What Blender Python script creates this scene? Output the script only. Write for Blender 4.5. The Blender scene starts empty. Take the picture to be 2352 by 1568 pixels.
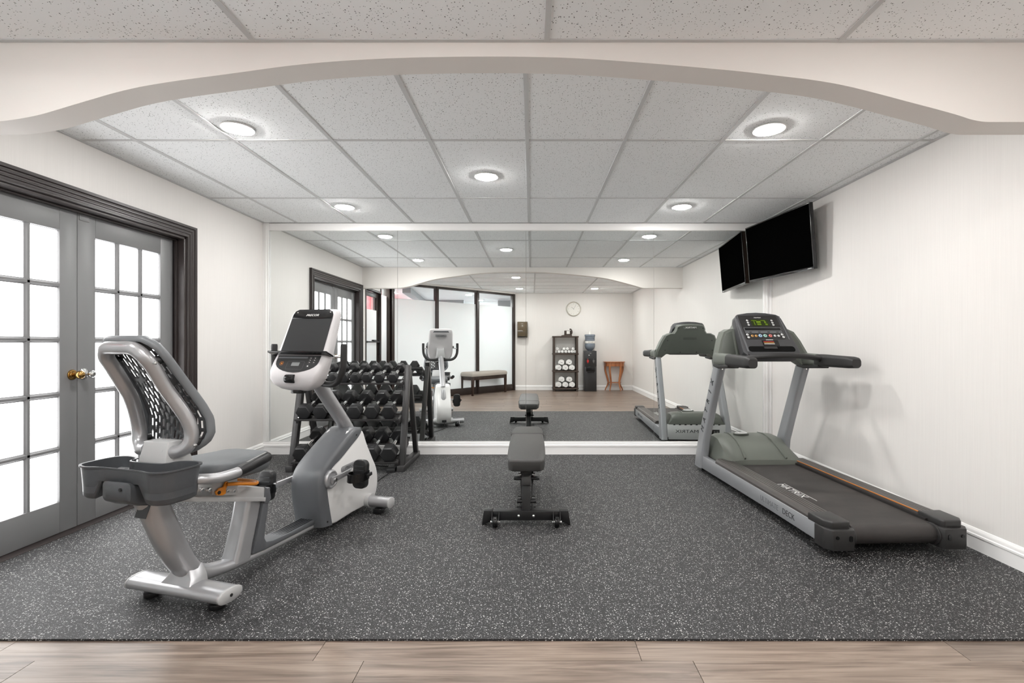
import bpy, bmesh, math, random
from mathutils import Vector, Matrix, Euler
random.seed(7)
PI = math.pi
SC = bpy.context.scene
COL = SC.collection

# ------------------------------------------------------------------ camera, world, exposure
EYE = 1.1725                      # camera height above the rubber floor
FPX, CX, CY = 1120.0, 1221.0, 787.0
cam_d = bpy.data.cameras.new('camera')
cam = bpy.data.objects.new('camera', cam_d)
COL.objects.link(cam)
cam.location = (0, 0, EYE)
cam.rotation_euler = (PI / 2, 0, 0)
cam_d.sensor_fit = 'HORIZONTAL'
cam_d.sensor_width = 36.0
cam_d.lens = 36.0 * FPX / 2352.0
cam_d.shift_x = -(CX - 1176.0) / 2352.0
cam_d.shift_y = (CY - 784.0) / 2352.0
cam_d.clip_start = 0.05
SC.camera = cam

world = bpy.data.worlds.new('world')
SC.world = world
world.use_nodes = True
world.node_tree.nodes['Background'].inputs[0].default_value = (0.75, 0.8, 0.85, 1)
world.node_tree.nodes['Background'].inputs[1].default_value = 0.3

SC.view_settings.view_transform = 'Standard'
SC.view_settings.look = 'None'
SC.view_settings.gamma = 1.0
SC.view_settings.use_curve_mapping = False
SC.view_settings.exposure = 0.18
SC.cycles.max_bounces = 12
SC.cycles.diffuse_bounces = 6
SC.cycles.glossy_bounces = 6
SC.cycles.transmission_bounces = 8
SC.cycles.caustics_reflective = True      # the mirror lights the room too
SC.cycles.caustics_refractive = False
SC.cycles.sample_clamp_indirect = 6.0
SC.cycles.use_denoising = True
SC.cycles.use_adaptive_sampling = True
SC.cycles.adaptive_threshold = 0.05

LAMP = 270.0       # radiance of a ceiling lens
LOBBY = 950.0      # radiance of a lobby lens
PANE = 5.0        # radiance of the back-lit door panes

# room, metres: x to the right, y away from the camera, z up; 0 is the rubber floor
MIR = 5.144        # mirror plane
XL, XR = -2.83, 2.525
YB = -1.91         # wall behind the camera
ZC = 2.4355        # ceiling beyond the arch
ZF = 2.417         # ceiling before the arch
WOOD = -0.008      # top of the planks


def wp(px, py, Y):
    """World point that the photograph shows at px,py when it stands Y metres away."""
    return Vector(((px - CX) / FPX * Y, Y, EYE + (CY - py) / FPX * Y))


# ------------------------------------------------------------------ materials
MATS = {}


def srgb(r, g, b):
    def f(c):
        c /= 255.0
        return c / 12.92 if c <= 0.04045 else ((c + 0.055) / 1.055) ** 2.4
    return (f(r), f(g), f(b), 1)


def mat(name, col, rough=0.5, metal=0.0, spec=0.5, emit=None, estr=0.0, coat=0.0, alpha=None, trans=0.0, grain=0.0, gscale=300.0):
    m = bpy.data.materials.new(name)
    m.use_nodes = True
    nt = m.node_tree
    b = nt.nodes['Principled BSDF']
    b.inputs['Base Color'].default_value = col
    b.inputs['Roughness'].default_value = rough
    b.inputs['Metallic'].default_value = metal
    b.inputs['Specular IOR Level'].default_value = spec
    b.inputs['Coat Weight'].default_value = coat
    b.inputs['Transmission Weight'].default_value = trans
    if emit:
        b.inputs['Emission Color'].default_value = emit
        b.inputs['Emission Strength'].default_value = estr
    if grain:
        tc = nt.nodes.new('ShaderNodeTexCoord')
        nz = nt.nodes.new('ShaderNodeTexNoise')
        nz.inputs['Scale'].default_value = gscale
        bp = nt.nodes.new('ShaderNodeBump')
        bp.inputs['Strength'].default_value = grain
        bp.inputs['Distance'].default_value = 0.002
        nt.links.new(tc.outputs['Object'], nz.inputs['Vector'])
        nt.links.new(nz.outputs['Fac'], bp.inputs['Height'])
        nt.links.new(bp.outputs['Normal'], b.inputs['Normal'])
    MATS[name] = m
    return m


class NT:
    def __init__(s, name):
        s.m = bpy.data.materials.new(name)
        s.m.use_nodes = True
        s.t = s.m.node_tree
        s.b = s.t.nodes['Principled BSDF']
        s.out = s.t.nodes['Material Output']
        MATS[name] = s.m

    def n(s, typ, **kw):
        nd = s.t.nodes.new(typ)
        for k, v in kw.items():
            if k.startswith('_'):
                setattr(nd, k[1:], v)
            else:
                nd.inputs[k.replace('__', ' ')].default_value = v
        return nd

    def l(s, a, b):
        s.t.links.new(a, b)

    def ramp(s, fac, stops, interp='LINEAR'):
        r = s.t.nodes.new('ShaderNodeValToRGB')
        r.color_ramp.interpolation = interp
        e = r.color_ramp.elements
        while len(e) < len(stops):
            e.new(0.5)
        for i, (p, c) in enumerate(stops):
            e[i].position = p
            e[i].color = c if len(c) == 4 else (*c, 1)
        s.l(fac, r.inputs['Fac'])
        return r

    def mix(s, fac, a, b, blend='MIX'):
        mx = s.t.nodes.new('ShaderNodeMix')
        mx.data_type = 'RGBA'
        mx.blend_type = blend
        for sock, v in ((mx.inputs[0], fac), (mx.inputs[6], a), (mx.inputs[7], b)):
            if hasattr(v, 'is_linked') or hasattr(v, 'links'):
                s.l(v, sock)
            else:
                sock.default_value = v
        return mx.outputs[2]

    def math(s, op, a, b=0.0):
        mt = s.t.nodes.new('ShaderNodeMath')
        mt.operation = op
        for i, v in enumerate((a, b)):
            if hasattr(v, 'links'):
                s.l(v, mt.inputs[i])
            else:
                mt.inputs[i].default_value = v
        return mt.outputs[0]


def make_wall(name, col):
    w = NT(name)
    pos = w.n('ShaderNodeNewGeometry')
    mp = w.n('ShaderNodeMapping', Scale=(260, 260, 3))
    w.l(pos.outputs['Position'], mp.inputs['Vector'])
    nz = w.n('ShaderNodeTexNoise', Scale=1.0, Detail=3.0)
    w.l(mp.outputs['Vector'], nz.inputs['Vector'])
    dark = tuple(c * 0.90 for c in col[:3]) + (1,)
    c = w.mix(nz.outputs['Fac'], dark, col)
    w.l(c, w.b.inputs['Base Color'])
    bp = w.n('ShaderNodeBump', Strength=0.25, Distance=0.001)
    w.l(nz.outputs['Fac'], bp.inputs['Height'])
    w.l(bp.outputs['Normal'], w.b.inputs['Normal'])
    w.b.inputs['Roughness'].default_value = 0.55
    w.b.inputs['Specular IOR Level'].default_value = 0.3


make_wall('wallpaper', (0.82, 0.795, 0.768, 1))


def make_rubber():
    w = NT('rubber')
    pos = w.n('ShaderNodeNewGeometry')
    base = w.n('ShaderNodeTexNoise', Scale=1.4, Detail=4.0)
    w.l(pos.outputs['Position'], base.inputs['Vector'])
    c0 = w.mix(base.outputs['Fac'], (0.013, 0.013, 0.014, 1), (0.024, 0.024, 0.025, 1))
    cur = c0
    for sc, th, keep, col in ((95, 0.24, 0.45, (0.50, 0.50, 0.49, 1)), (170, 0.30, 0.40, (0.24, 0.24, 0.24, 1)), (70, 0.17, 0.55, (0.66, 0.65, 0.63, 1))):
        nz = w.n('ShaderNodeTexNoise', Scale=sc * 2.2, Detail=1.0)
        w.l(pos.outputs['Position'], nz.inputs['Vector'])
        add = w.t.nodes.new('ShaderNodeMix')
        add.data_type = 'VECTOR'
        add.inputs[0].default_value = 0.006
        w.l(pos.outputs['Position'], add.inputs[4])
        w.l(nz.outputs['Color'], add.inputs[5])
        vo = w.n('ShaderNodeTexVoronoi', Scale=float(sc))
        w.l(add.outputs[1], vo.inputs['Vector'])
        near = w.math('LESS_THAN', vo.outputs['Distance'], th)
        sep = w.n('ShaderNodeSeparateColor')
        w.l(vo.outputs['Color'], sep.inputs[0])
        pick = w.math('GREATER_THAN', sep.outputs[0], keep)
        f = w.math('MULTIPLY', near, pick)
        cur = w.mix(f, cur, col)
    w.l(cur, w.b.inputs['Base Color'])
    nb = w.n('ShaderNodeTexNoise', Scale=260.0, Detail=2.0)
    w.l(pos.outputs['Position'], nb.inputs['Vector'])
    bp = w.n('ShaderNodeBump', Strength=0.35, Distance=0.002)
    w.l(nb.outputs['Fac'], bp.inputs['Height'])
    w.l(bp.outputs['Normal'], w.b.inputs['Normal'])
    w.b.inputs['Roughness'].default_value = 0.60
    w.b.inputs['Specular IOR Level'].default_value = 0.42


make_rubber()


def make_tile():
    w = NT('tile')
    pos = w.n('ShaderNodeNewGeometry')
    nz = w.n('ShaderNodeTexNoise', Scale=70.0, Detail=2.0)
    w.l(pos.outputs['Position'], nz.inputs['Vector'])
    add = w.t.nodes.new('ShaderNodeMix')
    add.data_type = 'VECTOR'
    add.inputs[0].default_value = 0.005
    w.l(pos.outputs['Position'], add.inputs[4])
    w.l(nz.outputs['Color'], add.inputs[5])
    cur = None
    fs = []
    for sc, th, keep, str_ in ((66, 0.145, 0.22, (1, 0.7, 1)), (120, 0.165, 0.32, (0.65, 1, 1))):
        mp = w.n('ShaderNodeMapping', Scale=str_)
        w.l(add.outputs[1], mp.inputs['Vector'])
        vo = w.n('ShaderNodeTexVoronoi', Scale=float(sc))
        w.l(mp.outputs['Vector'], vo.inputs['Vector'])
        sep = w.n('ShaderNodeSeparateColor')
        w.l(vo.outputs['Color'], sep.inputs[0])
        fs.append(w.math('MULTIPLY', w.math('LESS_THAN', vo.outputs['Distance'], th), w.math('GREATER_THAN', sep.outputs[0], keep)))
    f = w.math('MAXIMUM', fs[0], fs[1])
    oi = w.n('ShaderNodeObjectInfo')
    shade = w.ramp(oi.outputs['Random'], [(0, (0.88, 0.89, 0.895)), (1, (0.93, 0.94, 0.945))])
    c = w.mix(f, shade.outputs['Color'], (0.15, 0.15, 0.15, 1))
    w.l(c, w.b.inputs['Base Color'])
    fine = w.n('ShaderNodeTexNoise', Scale=220.0, Detail=3.0)
    w.l(pos.outputs['Position'], fine.inputs['Vector'])
    h = w.math('SUBTRACT', w.math('MULTIPLY', fine.outputs['Fac'], 0.4), f)
    bp = w.n('ShaderNodeBump', Strength=0.5, Distance=0.002)
    w.l(h, bp.inputs['Height'])
    w.l(bp.outputs['Normal'], w.b.inputs['Normal'])
    w.b.inputs['Roughness'].default_value = 0.9
    w.b.inputs['Specular IOR Level'].default_value = 0.15


make_tile()


def make_wood(name, dark, light, rough, along=0, scale=1.0, per_object=True):
    w = NT(name)
    pos = w.n('ShaderNodeNewGeometry') if per_object else w.n('ShaderNodeTexCoord')
    src = pos.outputs['Position'] if per_object else pos.outputs['Object']
    oi = w.n('ShaderNodeObjectInfo')
    off = w.n('ShaderNodeCombineXYZ')
    w.l(w.math('MULTIPLY', oi.outputs['Random'], 37.0), off.inputs[0])
    w.l(w.math('MULTIPLY', oi.outputs['Random'], 91.0), off.inputs[1])
    va = w.n('ShaderNodeVectorMath', _operation='ADD')
    w.l(src, va.inputs[0])
    w.l(off.outputs[0], va.inputs[1])
    s = [14.0 * scale] * 3
    s[along] = 1.1 * scale
    mp = w.n('ShaderNodeMapping', Scale=tuple(s))
    w.l(va.outputs[0], mp.inputs['Vector'])
    n1 = w.n('ShaderNodeTexNoise', Scale=1.0, Detail=5.0, Roughness=0.6, Distortion=1.2)
    w.l(mp.outputs['Vector'], n1.inputs['Vector'])
    s2 = [110.0 * scale] * 3
    s2[along] = 3.0 * scale
    mp2 = w.n('ShaderNodeMapping', Scale=tuple(s2))
    w.l(va.outputs[0], mp2.inputs['Vector'])
    n2 = w.n('ShaderNodeTexNoise', Scale=1.0, Detail=3.0)
    w.l(mp2.outputs['Vector'], n2.inputs['Vector'])
    f = w.math('ADD', w.math('MULTIPLY', n1.outputs['Fac'], 0.7), w.math('MULTIPLY', n2.outputs['Fac'], 0.3))
    r = w.ramp(f, [(0.38, dark), (0.60, light)])
    tone = w.ramp(oi.outputs['Random'], [(0, (0.86, 0.86, 0.86)), (1, (1.12, 1.1, 1.08))])
    c = w.mix(1.0, r.outputs['Color'], tone.outputs['Color'], 'MULTIPLY')
    w.l(c, w.b.inputs['Base Color'])
    bp = w.n('ShaderNodeBump', Strength=0.15, Distance=0.001)
    w.l(n2.outputs['Fac'], bp.inputs['Height'])
    w.l(bp.outputs['Normal'], w.b.inputs['Normal'])
    w.b.inputs['Roughness'].default_value = rough


make_wood('plank_wood', (0.115, 0.082, 0.062), (0.285, 0.224, 0.182), 0.36, 0)
make_wood('table_wood', (0.28, 0.085, 0.028), (0.46, 0.18, 0.07), 0.3, 2, 1.0, False)
make_wood('dark_wood', (0.026, 0.015, 0.011), (0.055, 0.034, 0.026), 0.35, 2, 1.0, False)

mat('white_paint', (0.90, 0.89, 0.88, 1), 0.35)
mat('tee', (0.60, 0.60, 0.60, 1), 0.7, spec=0.2)
mat('beam_paint', (0.79, 0.752, 0.718, 1), 0.6, spec=0.2)
mat('door_grey', srgb(118, 118, 119), 0.42)
mat('trim_dark', srgb(50, 43, 42), 0.36)
mat('frame_dark', srgb(48, 38, 34), 0.4)
mat('mirror', (0.885, 0.905, 0.895, 1), 0.0, 1.0)
mat('mirror_edge', (0.16, 0.19, 0.18, 1), 0.3)
mat('lens', (1, 1, 1, 1), 0.5, emit=(1, 0.985, 0.965, 1), estr=LAMP)
mat('lens_lobby', (1, 1, 1, 1), 0.5, emit=(0.97, 0.985, 1, 1), estr=LOBBY)
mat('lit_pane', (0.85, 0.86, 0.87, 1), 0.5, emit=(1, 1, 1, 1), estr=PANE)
mat('brass', srgb(176, 140, 84), 0.22, 1.0)
mat('chrome', (0.78, 0.78, 0.78, 1), 0.12, 1.0)
mat('steel', (0.55, 0.55, 0.55, 1), 0.3, 1.0)
mat('silver', srgb(182, 182, 184), 0.30, 0.6)
mat('silver_paint', srgb(188, 188, 188), 0.36, 0.15)
mat('shroud_paint', srgb(232, 231, 230), 0.36, 0.1)
mat('tray_dark', srgb(74, 76, 79), 0.38, grain=0.15)
mat('console_white', srgb(204, 201, 202), 0.35)
mat('charcoal', srgb(92, 94, 97), 0.38, grain=0.15)
mat('charcoal_dark', srgb(52, 53, 55), 0.42, grain=0.1)
mat('seat_grey', srgb(98, 101, 104), 0.5, grain=0.2)
mat('mesh_grey', srgb(62, 63, 65), 0.45)
mat('rim_grey', srgb(112, 115, 118), 0.4)
mat('black_plastic', srgb(30, 30, 31), 0.4, grain=0.12)
mat('black_gloss', srgb(16, 16, 17), 0.18)
mat('recess_black', srgb(10, 10, 10), 0.7, spec=0.1)
mat('screen_dark', srgb(44, 45, 46), 0.28)
mat('tv_screen', (0.0012, 0.0012, 0.0012, 1), 0.35, spec=0.0)
mat('tv_case', srgb(22, 22, 23), 0.25)
mat('tv_edge', srgb(52, 40, 34), 0.25, 0.3)
mat('rack_black', srgb(52, 51, 51), 0.35, grain=0.1)
mat('hex_rubber', srgb(34, 34, 35), 0.34, grain=0.2)
mat('label_grey', srgb(96, 96, 96), 0.5)
mat('vinyl', srgb(60, 59, 58), 0.45, grain=0.25, gscale=700)
mat('vinyl_side', srgb(62, 60, 60), 0.5, grain=0.25, gscale=700)
mat('bench_black', srgb(24, 24, 25), 0.4)
mat('olive', srgb(101, 105, 98), 0.42, grain=0.12)
mat('olive_dark', srgb(78, 82, 76), 0.45, grain=0.12)
mat('tread_silver', srgb(162, 164, 167), 0.33, 0.3)
mat('tread_light', srgb(205, 207, 207), 0.36, 0.2)
mat('step_rail', srgb(74, 70, 68), 0.32, grain=0.1)
mat('groove', srgb(34, 32, 31), 0.5)
mat('end_cap', srgb(45, 44, 44), 0.4, grain=0.12)
mat('panel_dark', srgb(60, 60, 62), 0.45, grain=0.08)
mat('panel_print', srgb(40, 39, 39), 0.4)
mat('bezel_grey', srgb(92, 93, 95), 0.4)
mat('grip', srgb(38, 37, 37), 0.55, grain=0.25, gscale=500)
mat('orange', srgb(214, 130, 30), 0.4)
mat('orange_line', srgb(196, 118, 48), 0.45)
mat('red', srgb(190, 40, 36), 0.4)
mat('tag_yellow', srgb(240, 205, 140), 0.5)
mat('lettering_dark', srgb(52, 54, 56), 0.5)
mat('lettering_faint', srgb(112, 114, 116), 0.5)
mat('lettering_white', srgb(232, 232, 230), 0.5)
mat('paper', srgb(225, 223, 218), 0.6)
mat('button_white', srgb(228, 228, 226), 0.4)
mat('button_amber', srgb(205, 150, 70), 0.4)
mat('button_blue', srgb(160, 195, 225), 0.4)
mat('button_green', srgb(160, 205, 190), 0.4)
mat('button_red', srgb(225, 110, 100), 0.4)
mat('lcd', srgb(30, 38, 10), 0.3, emit=srgb(110, 140, 30), estr=0.03)
mat('lcd_lit', srgb(90, 115, 20), 0.3, emit=srgb(130, 165, 40), estr=0.08)
mat('lcd_grey', srgb(122, 124, 124), 0.3)
mat('rack_brown', srgb(62, 50, 42), 0.5)
mat('towel', srgb(240, 240, 238), 0.9, spec=0.1, grain=0.7, gscale=420)
mat('phone', srgb(66, 54, 47), 0.4)
mat('cooler_black', srgb(44, 44, 45), 0.38)
mat('bottle_blue', srgb(128, 138, 150), 0.12, trans=0.25)
mat('clock_white', srgb(228, 226, 220), 0.4)
mat('clock_rim', srgb(206, 202, 192), 0.3, 0.3)
mat('dispenser', srgb(92, 80, 62), 0.15, coat=0.3)
mat('dispenser_dark', srgb(52, 44, 36), 0.25)
mat('bench_fabric', srgb(172, 166, 158), 0.9, spec=0.1, grain=0.5, gscale=260)
mat('lobby_red', srgb(196, 44, 56), 0.5)
mat('lobby_grey', srgb(138, 138, 141), 0.6)
mat('lobby_white', (0.66, 0.66, 0.67, 1), 0.6)
mat('cable', srgb(24, 24, 25), 0.5)


def make_glass():
    m = bpy.data.materials.new('clear_glass')
    m.use_nodes = True
    t = m.node_tree
    t.nodes.remove(t.nodes['Principled BSDF'])
    tr = t.nodes.new('ShaderNodeBsdfTransparent')
    tr.inputs[0].default_value = (0.93, 0.96, 0.95, 1)
    gl = t.nodes.new('ShaderNodeBsdfGlossy')
    gl.inputs['Roughness'].default_value = 0.0
    fr = t.nodes.new('ShaderNodeFresnel')
    geo = t.nodes.new('ShaderNodeNewGeometry')
    io = t.nodes.new('ShaderNodeMapRange')
    io.inputs[3].default_value = 1.5
    io.inputs[4].default_value = 1 / 1.5
    t.links.new(geo.outputs['Backfacing'], io.inputs[0])
    t.links.new(io.outputs[0], fr.inputs[0])
    mx = t.nodes.new('ShaderNodeMixShader')
    t.links.new(fr.outputs[0], mx.inputs[0])
    t.links.new(tr.outputs[0], mx.inputs[1])
    t.links.new(gl.outputs[0], mx.inputs[2])
    t.links.new(mx.outputs[0], t.nodes['Material Output'].inputs[0])
    MATS['clear_glass'] = m
    m = bpy.data.materials.new('frosted_glass')
    m.use_nodes = True
    t = m.node_tree
    b = t.nodes['Principled BSDF']
    b.inputs['Base Color'].default_value = (0.70, 0.735, 0.73, 1)
    b.inputs['Roughness'].default_value = 0.35
    b.inputs['Specular IOR Level'].default_value = 0.35
    tl = t.nodes.new('ShaderNodeBsdfTranslucent')
    tl.inputs[0].default_value = (0.86, 0.885, 0.88, 1)
    mx = t.nodes.new('ShaderNodeMixShader')
    mx.inputs[0].default_value = 0.5
    t.links.new(b.outputs[0], mx.inputs[1])
    t.links.new(tl.outputs[0], mx.inputs[2])
    t.links.new(mx.outputs[0], t.nodes['Material Output'].inputs[0])
    MATS['frosted_glass'] = m


make_glass()


# ------------------------------------------------------------------ mesh helpers
def rot(rx=0, ry=0, rz=0):
    return Euler((rx, ry, rz)).to_matrix()


class MB:
    def __init__(s):
        s.v, s.f = [], []

    def add(s, vs, fs):
        o = len(s.v)
        s.v += [Vector(p) for p in vs]
        s.f += [tuple(i + o for i in f) for f in fs]
        return s

    def box(s, c, d, R=None):
        hx, hy, hz = d[0] / 2, d[1] / 2, d[2] / 2
        vs = [Vector((x, y, z)) for x in (-hx, hx) for y in (-hy, hy) for z in (-hz, hz)]
        if R is not None:
            vs = [R @ p for p in vs]
        c = Vector(c)
        return s.add([p + c for p in vs], [(0, 1, 3, 2), (4, 6, 7, 5), (0, 4, 5, 1), (2, 3, 7, 6), (0, 2, 6, 4), (1, 5, 7, 3)])

    def span(s, a, b):
        return s.box([(p + q) / 2 for p, q in zip(a, b)], [abs(q - p) for p, q in zip(a, b)])

    def prism(s, poly, axis, lo, hi, M=None):
        """poly: 2-D points; axis x -> (y,z), y -> (x,z), z -> (x,y)."""
        def P(p, k):
            a, b = p
            q = {'x': (k, a, b), 'y': (a, k, b), 'z': (a, b, k)}[axis]
            return M @ Vector(q) if M is not None else Vector(q)
        n = len(poly)
        vs = [P(p, lo) for p in poly] + [P(p, hi) for p in poly]
        fs = [tuple(range(n)), tuple(range(2 * n - 1, n - 1, -1))]
        fs += [(i, (i + 1) % n, n + (i + 1) % n, n + i) for i in range(n)]
        return s.add(vs, fs)

    def loft(s, secs, caps=True, closed=True):
        n = len(secs[0])
        vs = [p for sec in secs for p in sec]
        fs = []
        for k in range(len(secs) - 1):
            for i in range(n if closed else n - 1):
                j = (i + 1) % n
                fs.append((k * n + i, k * n + j, (k + 1) * n + j, (k + 1) * n + i))
        if caps:
            fs.append(tuple(range(n)))
            fs.append(tuple(range((len(secs) - 1) * n, len(secs) * n))[::-1])
        return s.add(vs, fs)

    def tube(s, path, r, n=10, up=(0, 0, 1), caps=True, flat=1.0, power=2.0):
        """Swept tube; r scalar or list (radius across 'side'); flat scales the other axis."""
        P = [Vector(p) for p in path]
        rs = r if isinstance(r, (list, tuple)) else [r] * len(P)
        fl = flat if isinstance(flat, (list, tuple)) else [flat] * len(P)
        secs = []
        upv = Vector(up).normalized()
        for i, p in enumerate(P):
            t = (P[min(i + 1, len(P) - 1)] - P[max(i - 1, 0)]).normalized()
            side = t.cross(upv)
            if side.length < 1e-3:
                side = t.cross(Vector((0.0, 1.0, 0.01)))
            side.normalize()
            v2 = side.cross(t).normalized()
            upv = v2 if abs(t.dot(upv)) > 0.2 else upv
            sec = []
            for k in range(n):
                a = 2 * PI * k / n + PI / n
                ca, sa = math.cos(a), math.sin(a)
                if power != 2.0:
                    q = (abs(ca) ** power + abs(sa) ** power) ** (-1 / power)
                    ca, sa = ca * q, sa * q
                sec.append(p + side * ca * rs[i] + v2 * sa * rs[i] * fl[i])
            secs.append(sec)
        return s.loft(secs, caps)

    def lathe(s, prof, n=20, M=None, caps=True):
        secs = []
        for r, z in prof:
            sec = [Vector((r * math.cos(2 * PI * k / n), r * math.sin(2 * PI * k / n), z)) for k in range(n)]
            if M is not None:
                sec = [M @ p for p in sec]
            secs.append(sec)
        return s.loft(secs, caps)

    def cyl(s, c, axis, r, h, n=16):
        M = {'x': rot(0, PI / 2, 0), 'y': rot(-PI / 2, 0, 0), 'z': rot()}[axis].to_4x4()
        M = Matrix.Translation(Vector(c)) @ M
        return s.lathe([(r, -h / 2), (r, h / 2)], n, M)

    def apply(s, M, start=0):
        for i in range(start, len(s.v)):
            s.v[i] = M @ s.v[i]
        return s

    def build(s, name, m, parent=None, bevel=0.0, seg=2, smooth=38, loc=None, recalc=True):
        me = bpy.data.meshes.new(name)
        me.from_pydata([tuple(p) for p in s.v], [], s.f)
        bm = bmesh.new()
        bm.from_mesh(me)
        if recalc:
            bmesh.ops.recalc_face_normals(bm, faces=bm.faces)
        if bevel:
            es = [e for e in bm.edges if len(e.link_faces) == 2 and e.calc_face_angle(0) > math.radians(28)]
            bmesh.ops.bevel(bm, geom=es, offset=bevel, offset_type='OFFSET', segments=seg, profile=0.5, affect='EDGES', clamp_overlap=True)
        bm.to_mesh(me)
        bm.free()
        if smooth:
            me.polygons.foreach_set('use_smooth', [True] * len(me.polygons))
            me.set_sharp_from_angle(angle=math.radians(smooth))
        me.materials.append(MATS[m] if isinstance(m, str) else m)
        o = bpy.data.objects.new(name, me)
        COL.objects.link(o)
        o.parent = parent
        if loc is not None:
            o.location = loc
        return o


def thing(name, label, cat, loc=(0, 0, 0), rz=0.0, group=None, kind=None):
    o = bpy.data.objects.new(name, None)
    COL.objects.link(o)
    o.empty_display_size = 0.1
    o.location = loc
    o.rotation_euler = (0, 0, rz)
    if label:
        o['label'] = label
    if cat:
        o['category'] = cat
    if group:
        o['group'] = group
    if kind:
        o['kind'] = kind
    return o


def tag(o, label=None, cat=None, group=None, kind=None):
    for k, v in (('label', label), ('category', cat), ('group', group), ('kind', kind)):
        if v:
            o[k] = v
    return o


def struct(o):
    o['kind'] = 'structure'
    return o


def dup_tree(root, loc, rz=None, label=None, group=None):
    r = root.copy()
    COL.objects.link(r)
    r.location = loc
    if rz is not None:
        r.rotation_euler = (0, 0, rz)
    if label:
        r['label'] = label
    if group:
        r['group'] = group
    for ch in list(root.children):
        c = ch.copy()
        COL.objects.link(c)
        c.parent = r
        for g in list(ch.children):
            d = g.copy()
            COL.objects.link(d)
            d.parent = c
    return r


def text(name, body, size, m, parent, M, depth=0.0008, xscale=1.0, shear=0.0, align='CENTER'):
    cu = bpy.data.curves.new(name, 'FONT')
    cu.body = body
    cu.size = size
    cu.extrude = depth
    cu.shear = shear
    cu.align_x = align
    cu.align_y = 'CENTER'
    cu.resolution_u = 3
    t = bpy.data.objects.new(name + '_curve', cu)
    COL.objects.link(t)
    dg = bpy.context.evaluated_depsgraph_get()
    me = bpy.data.meshes.new_from_object(t.evaluated_get(dg))
    bpy.data.objects.remove(t)
    bpy.data.curves.remove(cu)
    me.transform(Matrix.Diagonal((xscale, 1, 1, 1)))
    me.materials.clear()
    me.materials.append(MATS[m])
    o = bpy.data.objects.new(name, me)
    COL.objects.link(o)
    o.parent = parent
    o.matrix_local = M
    return o


def frame(origin, xax, yax):
    """4x4 whose local X/Y run along xax/yax and Z is their cross product."""
    x = Vector(xax).normalized()
    y = Vector(yax)
    y = (y - x * y.dot(x)).normalized()
    z = x.cross(y)
    M = Matrix((x, y, z)).transposed().to_4x4()
    M.translation = Vector(origin)
    return M


def rrect(w, h, r, n=5):
    pts = []
    for cx, cy, a0 in ((w / 2 - r, h / 2 - r, 0), (-w / 2 + r, h / 2 - r, 90), (-w / 2 + r, -h / 2 + r, 180), (w / 2 - r, -h / 2 + r, 270)):
        for k in range(n + 1):
            a = math.radians(a0 + 90.0 * k / n)
            pts.append((cx + r * math.cos(a), cy + r * math.sin(a)))
    return pts


def smooth_path(pts, n=6, closed=False):
    P = [Vector(p) for p in pts]
    out = []
    m = len(P)
    rng = range(m if closed else m - 1)
    for i in rng:
        p0 = P[(i - 1) % m] if closed or i > 0 else P[0]
        p1, p2 = P[i], P[(i + 1) % m]
        p3 = P[(i + 2) % m] if closed or i + 2 < m else P[-1]
        for k in range(n):
            t = k / n
            out.append(0.5 * ((2 * p1) + (p2 - p0) * t + (2 * p0 - 5 * p1 + 4 * p2 - p3) * t * t + (3 * p1 - p0 - 3 * p2 + p3) * t ** 3))
    if not closed:
        out.append(P[-1])
    return out


def interp(x, xs, ys):
    if x <= xs[0]:
        return ys[0]
    for a, b, p, q in zip(xs, xs[1:], ys, ys[1:]):
        if x <= b:
            return p + (q - p) * (x - a) / (b - a)
    return ys[-1]


def make_belt():
    w = NT('belt')
    tc = w.n('ShaderNodeTexCoord')
    mp = w.n('ShaderNodeMapping', Scale=(2.5, 5.0, 2.5))
    w.l(tc.outputs['Object'], mp.inputs['Vector'])
    nz = w.n('ShaderNodeTexNoise', Scale=1.0, Detail=4.0, Roughness=0.6)
    w.l(mp.outputs['Vector'], nz.inputs['Vector'])
    r = w.ramp(nz.outputs['Fac'], [(0.35, srgb(44, 41, 40)), (0.68, srgb(62, 58, 56))])
    w.l(r.outputs['Color'], w.b.inputs['Base Color'])
    n2 = w.n('ShaderNodeTexNoise', Scale=420.0, Detail=2.0)
    w.l(tc.outputs['Object'], n2.inputs['Vector'])
    bp = w.n('ShaderNodeBump', Strength=0.4, Distance=0.001)
    w.l(n2.outputs['Fac'], bp.inputs['Height'])
    w.l(bp.outputs['Normal'], w.b.inputs['Normal'])
    w.b.inputs['Roughness'].default_value = 0.6


make_belt()


# ================================================================== ROOM SHELL
# ---- floors
floor = thing('floor', 'grey-brown wood plank floor in front of the rubber flooring', None, kind='structure')
MB().span((-6.0, -4.6, -0.12), (3.0, 5.5, -0.024)).build('subfloor', 'lobby_grey', floor)
plank_pos = []
row, y = 0, 1.931
while y > -1.96:
    x = -2.9 - random.random() * 1.1
    while x < XR + 0.02:
        x0, x1 = max(x, -2.95), min(x + 1.22, XR + 0.03)
        if x1 - x0 > 0.12:
            plank_pos.append((x0, x1, y))
        x += 1.222
    y -= 0.1215
    row += 1
plank_me = {}
for x0, x1, y in plank_pos:
    k = round(x1 - x0, 3)
    b = MB().box((0, -0.06, -0.008), (x1 - x0 - 0.0004, 0.1212, 0.016))
    o = b.build('plank', 'plank_wood', floor, smooth=0) if k not in plank_me else None
    if o is None:
        o = bpy.data.objects.new('plank', plank_me[k])
        COL.objects.link(o)
        o.parent = floor
    else:
        plank_me[k] = o.data
    o.location = ((x0 + x1) / 2, y, WOOD)

rub = MB().span((XL, 1.931, -0.024), (XR, MIR + 0.02, 0.0)).build('rubber_flooring', 'rubber', None, smooth=0)
struct(rub)['label'] = 'dark grey rubber flooring with white flecks'

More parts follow.
